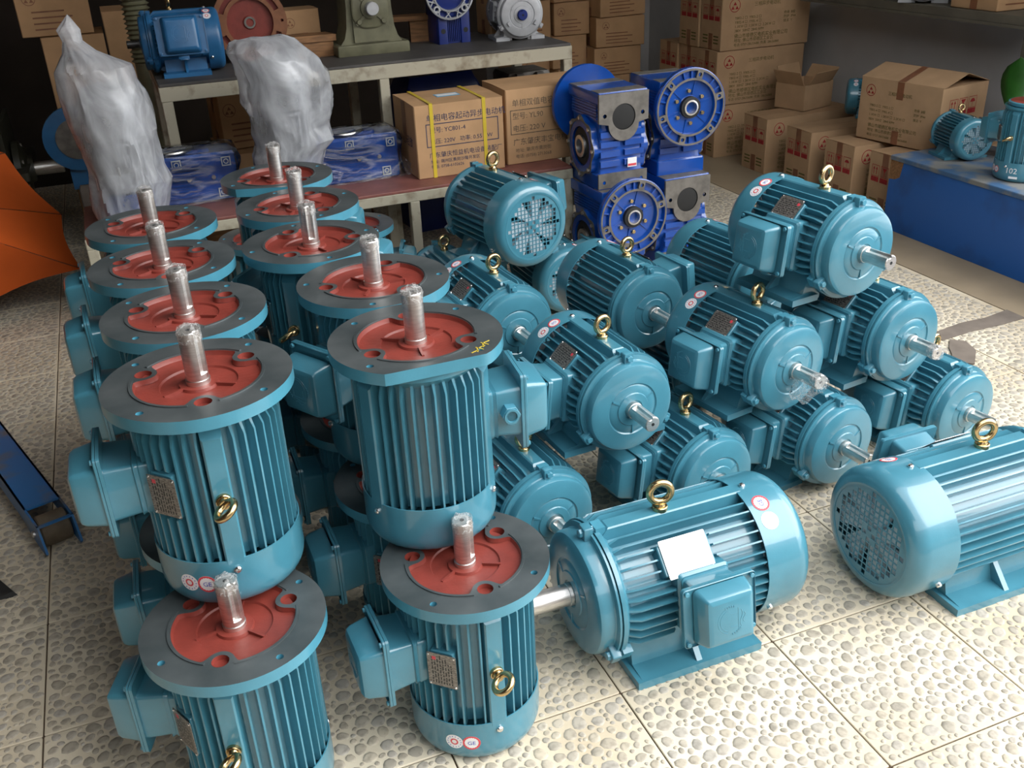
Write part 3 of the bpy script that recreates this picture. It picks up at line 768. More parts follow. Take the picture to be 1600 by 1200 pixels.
Pm('second row foot motor just right of the standing flange motors', 1.410, 1.075, 0.405, -85)
Pm('foot motor of the second row behind the topmost one, only cowl and fins showing', 2.280, 1.040, 0.405, -82, pr_)
for x, l in ((1.22, 'left'), (1.65, 'second from left'), (2.08, 'third from left'), (2.50, 'right')):
    Pm('floor layer foot motor of the second row, %s, hidden under the others' % l, x, 1.02, HM, -84, pr_)
b1 = copy_tree(pm, 'foot motor lying on the pile with its mesh fan guard towards the camera', group=GP, scale=1.18)
b1.location = (1.765, 2.115, 0.27); b1.rotation_euler = (0, 0, d2r(102 + 90))
mv(copy_tree(pm, 'foot motor on the floor behind the pile, fins and eyebolt showing near stand legs', group=GP), 1.545, 2.385, HM, 92)
mv(copy_tree(pm, 'foot motor with mesh guard half hidden in the pile, left of the blue gear reducers', group=GP), 2.005, 2.375, HM, 91)

# two larger motors lying in front
GB = 'large foot motors in front'
bm = foot_motor('large_foot_motor', 'large foot motor lying in front with nameplate glare painted white and long shaft', GB, 1, h=0.170, Lz=0.54, Rf=0.163, k=1.18, foot=(0.140, 0.461),
                hw=0.172, zeye=0.318, zc=0.125, zbox=0.292, zpl=0.315, plm='glare_white_plate', shaft=(0.0255, 0.115), glare2=True, kb=1.18, N=42, plk=1.4, wrap=False, bang=d2r(9), kd=0.80, espin=1.35)
bm.location = (1.160 + 0.27, 0.166, 0); bm.rotation_euler = (0, 0, -pi/2)
copy_tree(bm, 'large foot motor at right edge with mesh fan guard facing left', (1.905 + 0.27, 0.066, 0), pi/2, GB)
# torn film hanging from one shaft end, chalk on the cut flange
rr = random.Random(5); L = []; n = 16
for q, (rad, z) in enumerate(((0.022, -0.33), (0.034, -0.31), (0.045, -0.285), (0.040, -0.26), (0.024, -0.245))):
    L.append([(rad*(1+rr.uniform(-0.25, 0.3))*math.cos(2*pi*i/n) + 0.010, z + 0.045, 0.128 + rad*0.9*(1+rr.uniform(-0.25, 0.3))*math.sin(2*pi*i/n) - 0.02*q/2) for i in range(n)])
m = MB(); m.loft(L, False, False); m.build('torn_film', 'wrap_film', pw, sharp=20)
# ------------------------------------------------------------------ worm gear reducers
def worm_reducer(name, label, group, cover='cast_grey'):
    t = thing(name, label, 'gear reducer', group=group)
    W_, D_, H_ = 0.235, 0.30, 0.41
    mb = MB()
    mb.rbox(W_-0.02, D_-0.03, 0.012, [(0.0, 0), (0.065, 0), (0.075, 0.004), (0.26, 0.004), (0.30, 0.0), (H_, 0.0)])
    mb.rbox(W_, D_, 0.008, [(0.0, 0), (0.060, 0), (0.066, 0.004)]); mb.rbox(W_, D_, 0.008, [(H_-0.05, 0.004), (H_-0.044, 0), (H_-0.004, 0), (H_, 0.002)])
    for sy in (-1, 1):
        for i in range(4):
            z = 0.095 + i*0.042
            for sx in (-1, 1): mb.box(sx*0.058-0.046, sx*0.058+0.046, sy*(D_/2-0.012)-0.008, sy*(D_/2-0.012)+0.008, z, z+0.024)
    for sx in (-1, 1):
        for i in range(6): mb.box(-0.004, 0.004, -D_/2+0.03, D_/2-0.03, 0.0, 0.010, 0, tr(sx*(W_/2-0.014), 0, 0.30+i*0.012) @ rotm('Y', sx*pi/2))
    mb.build('housing', 'blue_paint', t)
    FY = Matrix(((1,0,0,0),(0,0,-1,0),(0,1,0,0),(0,0,0,1)))        # local z -> -Y, y -> Z
    m2 = MB(); c = (0, 0.315)
    pl = [(W_/2, 0.41), (-W_/2, 0.41), (-W_/2, 0.30)] + [(0.068*math.cos(a), 0.292+0.068*math.sin(a)) for a in [pi + pi*i/14 for i in range(1, 14)]] + [(W_/2, 0.30)]
    pl = [(W_/2, 0.405), (-W_/2, 0.405), (-W_/2, 0.285), (-0.072, 0.275)] + [(0.072*math.cos(a), 0.275+0.072*math.sin(a)) for a in [pi + pi*i/12 for i in range(1, 12)]] + [(0.072, 0.275), (W_/2, 0.285)]
    m2.plate(pl[::-1] if False else pl, [circle(0.009, 14, -0.09, 0.315), circle(0.009, 14, 0.09, 0.315), circle(0.055, 28, 0, 0.305)], D_/2-0.006, D_/2+0.006, 0, FY, mh=1)
    m2.build('machined_pad', ['cast_grey', 'dark'], t); m2 = MB()
    m2.plate([(-W_/2, 0.004), (W_/2, 0.004), (W_/2, 0.068), (-W_/2, 0.068)], [circle(0.008, 12, -0.09, 0.03), circle(0.008, 12, 0.09, 0.03)], D_/2-0.006, D_/2+0.003, 0, FY, mh=1)
    m2.build('machined_pad', ['cast_grey', 'dark'], t)
    m3 = MB(); m3.lathe([(0.054, D_/2-0.02), (0.054, D_/2+0.002), (0.05, D_/2+0.003), (0.01, D_/2+0.0025)], 28, 0, tr(0, 0, 0) @ FY @ tr(0, 0.305, 0)); m3.build('end_cap', 'rubber', t)
    for y in (-0.105, 0.105): ms = MB(); ms.box(-W_/2+0.004, W_/2-0.004, y-0.035, y+0.035, H_-0.004, H_+0.0015); ms.build('machined_strip', cover, t)
    for sx in (-1, 1):                # output covers
        F = tr(sx*(W_/2-0.012), 0, 0.165) @ rotm('Y', sx*pi/2)
        m = MB(); out = []
        for i in range(64):
            a = 2*pi*i/64; out.append(((0.128+0.008*math.cos(8*a))*math.cos(a), (0.128+0.008*math.cos(8*a))*math.sin(a)))
        m.plate(out, [circle(0.085, 36)], -0.01, 0.024, 0, F)
        cv = m.build('output_cover', 'blue_paint', t)
        m = MB(); m.plate(out, [circle(0.112, 36)], 0.0241, 0.0265, 0, F); m.build('rim', 'cast_grey', cv)
        m = MB(); m.lathe([(0.086, 0.004), (0.082, 0.016), (0.052, 0.020), (0.050, 0.012)], 36, 0, F, False, False); m.build('seal', 'rubber', cv)
        m = MB(); m.lathe([(0.050, 0.0), (0.048, 0.030), (0.044, 0.032), (0.032, 0.032), (0.030, 0.0)], 28, 0, F, False, False); m.build('bore', 'steel', cv)
        for i in range(8):
            a = 2*pi*(i)/8; m = MB(); m.cyl(0.008, 0.022, 0.034, 6, 0, F @ tr(0.122*math.cos(a), 0.122*math.sin(a), 0)); m.build('cover_bolt', 'steel', cv)
    # input flange on the +Y side
    F = tr(0, D_/2-0.02, 0.305) @ rotm('X', -pi/2)
    m = MB()
    m.lathe([(0.075, -0.02), (0.075, 0.05), (0.10, 0.065)], 40, 0, F, False, False)
    m.lathe([(0.166, 0.066), (0.168, 0.070), (0.168, 0.092), (0.163, 0.0945), (0.155, 0.0945), (0.153, 0.080), (0.126, 0.080), (0.124, 0.094), (0.116, 0.094), (0.112, 0.078), (0.05, 0.074), (0.045, 0.078)], 60, 0, F)
    m.lathe([(0.168, 0.066), (0.10, 0.062), (0.07, 0.05)][::-1], 60, 0, F, False, False)
    for i in range(24):
        if i % 4 == 0: continue
        m.box(0.124, 0.155, -0.0035, 0.0035, 0.079, 0.091, 0, F @ polar(2*pi*i/24))
    for i in range(6): m.box(0.055, 0.111, -0.003, 0.003, 0.07, 0.080, 0, F @ polar(2*pi*i/6 + 0.3))
    fl = m.build('input_flange', 'blue_paint', t)
    m = MB()
    m.lathe([(0.164, 0.0946), (0.164, 0.0962), (0.156, 0.0962), (0.156, 0.0946)], 60, 0, F, False, False); m.lathe([(0.1245, 0.0942), (0.1245, 0.0955), (0.1155, 0.0955), (0.1155, 0.0942)], 60, 0, F, False, False)
    for i in range(6):
        m.plate([(0.125, -0.014), (0.157, -0.014), (0.157, 0.014), (0.125, 0.014)], [circle(0.0085, 14, 0.141, 0)], 0.082, 0.0958, 0, F @ polar(2*pi*i/6 + 0.26))
    m.build('machined_rim', 'cast_grey', fl)
    m = MB(); m.lathe([(0.047, 0.07), (0.046, 0.094), (0.034, 0.096)], 30, 0, F, False, False); m.build('hub_seal', 'rubber', fl)
    m = MB(); m.lathe([(0.034, 0.08), (0.033, 0.099), (0.026, 0.100), (0.024, 0.05)], 30, 0, F, False, False); m.cyl(0.025, 0.03, 0.05, 24, 1, F); m.build('bore', ['steel', 'dark'], fl)
    for i in range(6):
        a = 2*pi*i/6 + 0.3 + pi/6*0.6
        m = MB(); m.cyl(0.0085, 0.072, 0.086, 12, 0, F @ tr(0.070*math.cos(a), 0.070*math.sin(a), 0), 0.001); m.build('bolt', 'brass', fl)
    return t
GW = 'blue worm gear reducers stacked behind the motors'
ga = worm_reducer('worm_gear_reducer', 'blue worm gear reducer on top of the left stack, large round flange at its back', GW)
ga.location = (2.405, 2.45, 0.412)
m = MB(); m.box(-0.022, 0.022, 0, 0.0012, -0.02, 0.02); o = m.build('price_label', 'white_print', ga); o.location = (0.045, -0.1515, 0.105)
m = MB(); m.box(-0.02, 0.02, -0.0006, 0.0004, -0.016, -0.006); m.build('red_line', 'red_print', o)
copy_tree(ga, 'blue worm gear reducer under the left stack, ring flange towards the pile', (2.395, 2.412, 0), pi + 0.04, GW, skip=('price_label',))
copy_tree(ga, 'blue worm gear reducer on top of the right stack, large ring flange facing the camera', (2.745, 2.52, 0.412), pi - 0.05, GW, skip=('price_label',))
copy_tree(ga, 'blue worm gear reducer under the right stack with a round black end cap', (2.735, 2.46, 0), 0.03, GW, skip=('price_label', 'input_flange'))

# ------------------------------------------------------------------ two step steel stand
st = thing('display_stand', 'cream steel stand with a red board carrying cartons and bagged motors', 'stand', (1.3, 2.8, 0))
su = thing('display_stand', 'taller cream steel stand behind, carrying the blue motor and olive reducer', 'stand', (1.3, 2.8, 0))
def part(mb, name, m, par, org):
    return mb.build(name, m, par, T=tr(-org[0], -org[1], -org[2]))
so_ = (1.3, 2.8, 0)
def beam(par, name, x0, x1, y0, y1, z0, z1, m='steel_bench'):
    mb = MB(); mb.rbox(x1-x0, y1-y0, 0.003, [(z0, 0.0015), (z0+0.002, 0), (z1-0.002, 0), (z1, 0.0015)], 0, tr((x0+x1)/2, (y0+y1)/2, 0), n=1)
    return part(mb, name, m, par, so_)
ZL = 0.465; YL = 2.55; YU = 3.02; ZUp = 0.925
beam(st, 'lower_shelf', 0.205, 2.28, YL+0.002, 3.01, ZL-0.012, ZL, 'red_board')
beam(st, 'front_rail', 0.20, 2.285, YL, YL+0.04, ZL-0.055, ZL-0.0125)
beam(st, 'rear_rail', 0.20, 2.285, 2.97, 3.01, ZL-0.055, ZL-0.0125)
for x in (0.20, 1.51, 2.24):
    beam(st, 'leg', x, x+0.042, YL, YL+0.042, 0, ZL-0.056); beam(st, 'leg', x, x+0.042, 2.968, 3.01, 0, ZL-0.056)
    beam(st, 'cross_rail', x, x+0.04, YL+0.043, 2.967, ZL-0.053, ZL-0.0135)
beam(su, 'upper_shelf', 0.60, 2.50, YU+0.002, 3.72, ZUp-0.012, ZUp, 'bench_top')
beam(su, 'upper_front_rail', 0.597, 2.505, YU, YU+0.04, ZUp-0.072, ZUp-0.0125)
beam(su, 'upper_rear_rail', 0.597, 2.505, 3.68, 3.72, ZUp-0.072, ZUp-0.0125)
for x in (0.60, 1.545, 2.46):
    beam(su, 'upper_leg', x, x+0.045, 3.02, 3.065, 0, ZUp-0.073); beam(su, 'upper_leg', x, x+0.045, 3.665, 3.71, 0, ZUp-0.073)
    beam(su, 'upper_cross_rail', x, x+0.04, YU+0.041, 3.679, ZUp-0.062, ZUp-0.0135)

# ------------------------------------------------------------------ cartons
def flat(mb, geo, m, M): mb.add(geo[0], geo[1], m, M)
FACE_Y = Matrix(((1,0,0,0),(0,0,-1,0),(0,1,0,0),(0,0,0,1)))           # print plane x,y -> X,Z facing -Y
FACE_X = Matrix(((0,0,-1,0),(-1,0,0,0),(0,1,0,0),(0,0,0,1)))          # facing -X, text runs towards -Y
def rect(mb, x0, x1, y0, y1, m, M, z=0.0): mb.add([(x0,y0,z),(x1,y0,z),(x1,y1,z),(x0,y1,z)], [(0,1,2,3)], m, M)
def frame_rect(mb, x0, x1, y0, y1, w, m, M):
    rect(mb, x0, x1, y0, y0+w, m, M); rect(mb, x0, x1, y1-w, y1, m, M); rect(mb, x0, x0+w, y0+w, y1-w, m, M); rect(mb, x1-w, x1, y0+w, y1-w, m, M)
def ring2d(mb, r0, r1, cx, cy, m, M, n=28):
    v = [(cx+r*math.cos(2*pi*i/n), cy+r*math.sin(2*pi*i/n), 0) for r in (r0, r1) for i in range(n)]
    mb.add(v, [(i, n+i, n+(i+1) % n, (i+1) % n) for i in range(n)], m, M)
def logo(mb, cx, cy, r, m, M):
    ring2d(mb, r*0.9, r, cx, cy, m, M)
    for dx, dy in ((0, 0.30), (-0.38, -0.32), (0.38, -0.32)):
        x, y = cx+dx*r, cy+dy*r; s = r*0.3
        mb.add([(x-s*1.05, y-s*0.8, 0), (x+s*1.05, y-s*0.8, 0), (x, y+s*0.9, 0)], [(0, 1, 2)], m, M)
TXC = {}
def txt(s, size, al='LEFT'):
    if (s, size, al) not in TXC: TXC[(s, size, al)] = text_geo(s, size, al)
    return TXC[(s, size, al)]
def print_side(w, h):                   # long side print, origin at lower left of the face
    mb = MB(); k = w/0.62
    logo(mb, 0.085*k, h*0.80, 0.037*k, 0, None)
    flat(mb, txt('三相异步电动机', 0.026*k), 1, tr(0.22*k, h*0.77, 0))
    for i, s in enumerate(('Y802-2 □  Y90S-2 □', 'Y802-4 □  Y90L-4 □', '1.1KW □  1.5KW □  2.2KW □', '380V  50HZ  2840 RPM')):
        flat(mb, txt(s, 0.021*k), 1, tr(0.09*k, h*(0.55-0.075*i), 0))
    for i, s in enumerate(('绝缘  B级', '防护  IP44', '接法  Y')):
        flat(mb, txt(s, 0.020*k), 1, tr(0.43*k, h*(0.58-0.075*i), 0))
    for i, s in enumerate(('佛山市顺德区电机实业有限公司', '地址: 佛山市顺德区工业区', '电话: 0757-28633688  传真: 28636888')):
        flat(mb, txt(s, (0.027, 0.024, 0.020)[i]*k), 1, tr(0.09*k, h*(0.22-0.075*i), 0))
    return mb
def print_end(w, h):
    mb = MB(); k = w/0.235
    for i in range(3):
        x = 0.025*k + i*0.066*k
        frame_rect(mb, x, x+0.056*k, h*0.62, h*0.80, 0.0025, 0, None); rect(mb, x, x+0.056*k, h*0.535, h*0.612, 0, None)
    x = 0.025*k
    for dx in (0.016, 0.036):
        rect(mb, x+dx*k-0.002, x+dx*k+0.002, h*0.65, h*0.73, 0, None); mb.add([(x+(dx-0.007)*k, h*0.73, 0), (x+(dx+0.007)*k, h*0.73, 0), (x+dx*k, h*0.775, 0)], [(0,1,2)], 0)
    x += 0.066*k
    mb.add([(x+0.012*k, h*0.775, 0), (x+0.028*k, h*0.70, 0), (x+0.044*k, h*0.775, 0)], [(0,1,2)], 0); rect(mb, x+0.026*k, x+0.030*k, h*0.64, h*0.72, 0, None)
    x += 0.066*k
    mb.add([(x+0.012*k, h*0.71, 0)] + [(x+0.028*k+0.017*k*math.cos(a), h*0.71+0.016*k*math.sin(a), 0) for a in [pi - pi*i/8 for i in range(9)]][::-1], [tuple(range(1, 10))], 0); rect(mb, x+0.027*k, x+0.029*k, h*0.64, h*0.71, 0, None)
    for i in range(3): rect(mb, 0.03*k, 0.085*k, h*(0.12+0.06*i), h*(0.145+0.06*i), 1, None); rect(mb, 0.15*k, 0.205*k, h*(0.12+0.06*i), h*(0.145+0.06*i), 1, None)
    return mb
def carton_body(t, w, d, h, mt='carton', tent=0.0, tape=True, tapem='tape', seam='x'):
    mb = MB(); mb.rbox(w, d, 0.004, [(0.0, 0.003), (0.003, 0), (h-0.006, 0), (h-0.003, 0.001)], n=1)
    mb.build('body', mt, t)
    for s_ in (-1, 1):                  # the two long top flaps
        f = MB(); g = 0.0012
        if seam == 'x':
            y0, y1 = (-d/2+0.001, -g) if s_ < 0 else (g, d/2-0.001)
            za, zb = (h-0.003, h+tent) if s_ < 0 else (h+tent, h-0.003)
            f.add([(-w/2,y0,za),(w/2,y0,za),(w/2,y1,zb),(-w/2,y1,zb),(-w/2,y0,za+0.003),(w/2,y0,za+0.003),(w/2,y1,zb+0.003),(-w/2,y1,zb+0.003)], [(3,2,1,0),(4,5,6,7),(0,1,5,4),(1,2,6,5),(2,3,7,6),(3,0,4,7)])
        f.build('flap', mt, t)
    if tape:
        L = [(-w/2-0.0008, -w/2+0.001, -0.022, 0.022, h*0.62, h+0.001), (-w/2-0.0008, -w/2+0.001, -0.022, 0.022, 0.001, h*0.3), (w/2-0.001, w/2+0.0008, -0.022, 0.022, h*0.62, h+0.001)]
        if tent < 0.005: L.append((-w/2-0.0006, w/2+0.0006, -0.022, 0.022, h-0.002, h+0.0012))
        for q in L: tp = MB(); tp.box(*q); tp.build('tape', tapem, t)
CW, CD, CH = 0.64, 0.232, 0.323
GC = 'printed cartons by the right wall'
def make_carton():
    t = thing('carton', 'x', 'carton', group=GC)
    carton_body(t, CW, CD, CH)
    print_side(CW, CH).build('side_print', ['carton_red', 'carton_green'], t, T=tr(-CW/2, -CD/2-0.0008, 0) @ FACE_Y)
    print_end(CD, CH).build('end_print', ['carton_red', 'carton_green'], t, T=tr(-CW/2-0.0010, CD/2, 0) @ FACE_X)
    return t
ct = make_carton(); used = [False]
def C(label, x, y, z, rz=0.0, src=None):
    if not used[0]: used[0] = True; o = ct; o['label'] = label; o.location = (x, y, z); o.rotation_euler = (0, 0, rz); return o
    return copy_tree(ct, label, (x, y, z), rz, GC)
CX = 3.89 + CW/2
for k, (z, ln) in enumerate(((0.0, 'bottom'), (CH+0.003, 'second'), (2*(CH+0.003), 'third'))):
    for q in range(3 if k < 2 else 2):
        C('printed carton in the tall stack, %s layer, %s' % (ln, ('nearest the camera', 'middle one', 'rear one')[q]), CX + (0.004, -0.006, 0.012)[(k+q) % 3], 3.885 + CD/2 + q*(CD+0.012), z)
CX2 = 3.94 + CW/2
C('printed carton on the floor right in front of the tall stack', CX2, 3.414 + CD/2, 0, 0.02)
C('printed carton on the floor with its top flap gaping', CX2 + 0.01, 2.995 + CD/2, 0, -0.02)
C('printed carton on the floor under the large carton, left one', CX2, 2.645 + CD/2, 0, 0.03)
C('printed carton on the floor right behind the blue bench end', CX2 + 0.03, 2.315 + CD/2, 0, 0.0)
# large carton with peaked lid
t = thing('large_carton', 'large printed carton with peaked lid on top of the smaller floor cartons', 'carton', (4.28, 2.575, 0.332), d2r(-80.5))
LW, LD, LH = 0.50, 0.345, 0.315
carton_body(t, LW, LD, LH, 'carton', tent=0.05, tape=False)
print_side(LW, LH).build('side_print', ['carton_red', 'carton_green'], t, T=tr(-LW/2, -LD/2-0.0008, 0) @ FACE_Y)
pe = print_end(LD*0.75, LH); pe.build('end_print', ['carton_red', 'carton_green'], t, T=tr(LW/2+0.001, -LD/2+0.03, 0) @ Matrix(((0,0,1,0),(1,0,0,0),(0,1,0,0),(0,0,0,1))))
m = MB(); m.box(-0.02, 0.02, -LD/2-0.0012, -LD/2, LH*0.72, LH-0.002); m.build('tape', 'tape', t); m = MB(); m.box(-0.02, 0.02, -LD/2-0.0012, -LD/2, 0.001, LH*0.22); m.build('tape', 'tape', t); m = MB()
m.add([(-0.02,-LD/2+0.002,LH+0.0012),(0.02,-LD/2+0.002,LH+0.0012),(0.02,0,LH+0.0545),(-0.02,0,LH+0.0545)], [(0,1,2,3)]); m.build('tape', 'tape', t)
# open carton with raised flaps behind it
t = thing('open_carton', 'open carton with raised flaps against the right wall', 'carton', (4.33, 3.60, 0.328), 0.25, GC)
m = MB(); w, d, h = 0.26, 0.22, 0.15
m.box(-w/2, w/2, -d/2, -d/2+0.004, 0, h); m.box(-w/2, w/2, d/2-0.004, d/2, 0, h); m.box(-w/2, -w/2+0.004, -d/2+0.004, d/2-0.004, 0, h); m.box(w/2-0.004, w/2, -d/2+0.004, d/2-0.004, 0, h); m.box(-w/2, w/2, -d/2, d/2, 0, 0.004)
m.build('body', 'carton', t)
for M_ in (tr(-w/2, 0, h) @ rotm('Y', -0.5), tr(w/2, 0, h) @ rotm('Y', 0.7), tr(0, -d/2, h) @ rotm('X', 0.6) @ rotm('Z', pi/2), tr(0, d/2, h) @ rotm('X', -0.3) @ rotm('Z', pi/2)):
    m = MB(); m.box(-0.002, 0.002, -0.1, 0.1, 0, 0.09, 0, M_); m.build('flap', 'carton', t)
# cartons with Chinese print on the lower step
def shelf_carton(name, label, x0, y0, w, d, h, lines, inkm, straps):
    t = thing(name, label, 'carton', (x0 + w/2, y0 + d/2, ZL), 0.0)
    carton_body(t, w, d, h, 'cardboard', tape=False)
    mb = MB()
    for s, size, x, z, m in lines: flat(mb, txt(s, size), 0, tr(x, z, 0))
    frame_rect(mb, *straps['frame'], 0.0035, 0, None)
    mb.build('front_print', inkm, t, T=tr(-w/2, -d/2-0.0009, 0) @ FACE_Y)
    if straps['x']:
        for x in straps['x']:
            m = MB(); a = 0.008; e = 0.0022
            m.box(x-a, x+a, -d/2-e, -d/2, 0.001, h+0.003); m.box(x-a, x+a, -d/2-e, d/2+e, h+0.0032, h+0.005); m.box(x-a, x+a, d/2, d/2+e, 0.001, h+0.003)
            m.build('strap', 'yellow_strap', t)
        m = MB(); m.box(-0.055, 0.055, -0.035, 0.03, h+0.003, h+0.004); lb = m.build('label', 'label_blue', t)
        m = MB(); m.box(-0.048, 0.048, -0.022, 0.02, h+0.0041, h+0.0045); m.build('label_panel', 'white_print', lb)
        mb = MB(); flat(mb, txt('小心轻放', 0.05), 0, tr(0.03, h*0.42, 0)); mb.build('end_print', 'carton_blue', t, T=tr(-w/2-0.001, d/2-0.05, 0) @ FACE_X)
        m = MB(); m.box(-w/2-0.0011, -w/2, -0.03, 0.03, h*0.5, h); m.build('tape', 'tape', t)
    return t
shelf_carton('shelf_carton', 'carton with yellow straps and blue Chinese print on the lower step', 1.595, 2.68, 0.41, 0.33, 0.318,
    [('单相电容起动异步电动机', 0.0335, 0.052, 0.248, 0), ('型号: YC801-4', 0.027, 0.065, 0.198, 0), ('电压: 220V   功率: 0.55 KW', 0.025, 0.065, 0.150, 0),
     ('广东肇庆恒益机电设备装配厂', 0.0265, 0.055, 0.090, 0), ('地址: 端州区黄岗沙隆开发区', 0.0185, 0.060, 0.064, 0), ('电话: 0758-6102626', 0.0185, 0.060, 0.042, 0)], 'carton_blue',
    {'frame': (0.048, 0.385, 0.135, 0.236), 'x': (-0.128, 0.115)})
shelf_carton('shelf_carton', 'carton with faint grey Chinese print next to the blue reducers', 2.03, 2.71, 0.44, 0.30, 0.335,
    [('单相双值电容电动机', 0.0345, 0.030, 0.262, 0), ('型号: YL90', 0.033, 0.030, 0.205, 0), ('电压: 220 V', 0.033, 0.030, 0.150, 0),
     ('广东肇庆丰宝电机厂', 0.034, 0.030, 0.088, 0), ('地址: 肇庆市黄岗街', 0.021, 0.040, 0.055, 0), ('电话: (0758) 2713068', 0.020, 0.040, 0.028, 0)], 'carton_grey',
    {'frame': (0.02, 0.42, 0.135, 0.245), 'x': ()})
# ------------------------------------------------------------------ clear wrapped reducers and bagged motors on the lower step
def small_reducer(t, w, d, h, long_front=True):
    mb = MB()
    mb.rbox(w, d, 0.012, [(0.0, 0.004), (0.005, 0), (h-0.012, 0), (h, 0.008)])
    for i in range(6):
        z = 0.028 + i*(h-0.05)/6
        mb.box(-w*0.36, w*0.20, -d/2-0.010, -d/2+0.002, z, z+0.009)
        mb.box(-w*0.30, w*0.30, d/2-0.002, d/2+0.010, z, z+0.009)
    mb.rbox(w*0.62, d*0.62, 0.02, [(h, 0), (h+0.012, 0.004)])
    mb.build('housing', 'blue_paint', t)
    m = MB(); m.lathe([(0.085, h+0.012), (0.083, h+0.018), (0.060, h+0.018), (0.056, h+0.010)], 32, 0, tr(w*0.02, 0, 0), False, False); m.build('bore_ring', 'steel', t)
    for x, z in ((-w*0.40, h*0.84), (w*0.02, h*0.84), (w*0.42, h*0.80), (-w*0.40, h*0.16), (w*0.36, h*0.16)):
        m = MB(); s_ = 0.019
        F = tr(x, -d/2-0.002, z) @ rotm('X', pi/2)
        m.plate([(-s_,-s_),(s_,-s_),(s_,s_),(-s_,s_)], [[(-s_+0.004,-s_+0.004),(s_-0.004,-s_+0.004),(s_-0.004,s_-0.004),(-s_+0.004,s_-0.004)]], 0, 0.004, 0, F)
        m.lathe([(0.011, 0.001), (0.011, 0.004), (0.0075, 0.004), (0.0075, 0.001)], 16, 0, F, False, False)
        m.build('foot_pad', 'weathered_white', t)
    for x in (-0.25, 0.1, 0.3):
        m = MB(); m.cyl(0.009, 0.0, 0.008, 6, 0, tr(w*x, -d/2, h*0.5) @ rotm('X', pi/2)); m.build('bolt', 'steel', t)
def film_shell(t, w, d, h, seed):
    rng = random.Random(seed); n = 56; L = []
    zs = [0.002, 0.03, 0.07, 0.11, 0.15, h*0.86, h+0.005, h+0.022, h+0.030]
    for q, z in enumerate(zs):
        ins = (-0.030, -0.022, -0.014, -0.013, -0.014, -0.016, -0.012, 0.02, 0.09)[q]
        base = rrect(w-2*ins, d-2*ins, 0.03, 13)
        loop = []
        for i, (x, y) in enumerate(base):
            a = math.atan2(y, x)
            nv = noise.noise(Vector((x*14, y*14, z*16 + seed)))*0.016 + abs(noise.noise(Vector((a*9, z*5, seed))))*0.010
            l_ = math.hypot(x, y) + 1e-6
            loop.append((x*(1+nv/l_*1.2), y*(1+nv/l_*1.2), max(0.002, z + noise.noise(Vector((x*10, y*10, seed+5)))*0.010*(0 if q == 0 else 1))))
        L.append(loop)
    mb = MB(); mb.loft(L, False, True)
    mb.build('clear_film', 'clear_film', t, sharp=24)
def wrapped_reducer(label, x, y, rz, w, d, h, seed):
    t = thing('wrapped_reducer', label, 'gear reducer', (x, y, ZL), rz, 'blue reducers in clear film on the lower step')
    small_reducer(t, w, d, h); film_shell(t, w, d, h, seed)
    # loose tail of film
    m = MB(); L = []
    for i in range(9):
        f_ = i/8; L.append([(w/2+0.012+0.03*f_, -d/2+0.02-0.05*f_+0.012*math.sin(j*1.9+i), 0.002+0.09*j/5*(1-0.4*f_)) for j in range(6)] )
    v = [p for r_ in L for p in r_]; fs = [(a*6+b, a*6+b+1, a*6+b+7, a*6+b+6) for a in range(8) for b in range(5)]
    m.add(v, fs); m.build('film_tail', 'wrap_film', t)
    return t
wrapped_reducer('blue reducer in clear film at the left end of the lower step', 0.59, 2.905, 0.0, 0.50, 0.17, 0.20, 3)
wrapped_reducer('blue reducer in clear film next to the strapped carton', 1.315, 2.885, 0.03, 0.46, 0.17, 0.195, 9)
def bag(t, prof, seed, n=84, knot=None):
    # prof: list of (z, cx, cy, rx, ry)
    L = []
    K = 46
    def lerp(f_):
        q = f_*(len(prof)-1); i = min(int(q), len(prof)-2); s_ = q - i; s_ = s_*s_*(3-2*s_)
        return [prof[i][k]*(1-s_) + prof[i+1][k]*s_ for k in range(5)]
    for r_ in range(K+1):
        z, cx, cy, rx, ry = lerp(r_/K); loop = []
        for i in range(n):
            a = 2*pi*i/n
            f1 = noise.noise(Vector((math.cos(a)*1.6, math.sin(a)*1.6, z*5 + seed)))
            f2 = 1 - abs(noise.noise(Vector((math.cos(a)*2.4 + z*4, math.sin(a)*2.4 - z*3, z*7 + seed*2))))*2
            f3 = noise.noise(Vector((math.cos(a)*7 + seed, math.sin(a)*7, z*26)))
            k = 0.97 + 0.09*f1 + 0.085*f2 + 0.012*f3
            loop.append((cx + rx*k*math.cos(a), cy + ry*k*math.sin(a), z + 0.012*f1))
        L.append(loop)
    mb = MB(); mb.loft(L, False, True)
    return mb.build('plastic_bag', 'bag_film', t, sharp=26)
ALIAS = {}
_build0 = MB.build
def _build(s, name, mats, parent=None, sharp=32, T=None):
    if isinstance(mats, str): mats = [mats]
    return _build0(s, name, [ALIAS.get(k, k) for k in mats], parent, sharp, T)
MB.build = _build
def inner_motor(t, h0, x=0, y=0):
    m = MB(); M = tr(x, y, h0)
    m.lathe([(0.05, 0.0), (0.095, 0.01), (0.095, 0.20), (0.114, 0.21), (0.118, 0.30), (0.112, 0.36), (0.088, 0.395), (0.045, 0.41)], 32, 0, M)
    for i in range(26): m.box(0.09, 0.118, -0.003, 0.003, 0.02, 0.19, 0, M @ polar(2*pi*i/26))
    m.build('motor_body', 'alu', t)
    g = MB(); g.rbox(0.19, 0.19, 0.02, [(0.0, 0.004), (0.006, 0), (h0-0.012, 0), (h0, 0.012)], 0, tr(x, y, 0)); g.build('gear_housing', 'blue_paint', t)
GBg = 'bagged motors on the lower step'
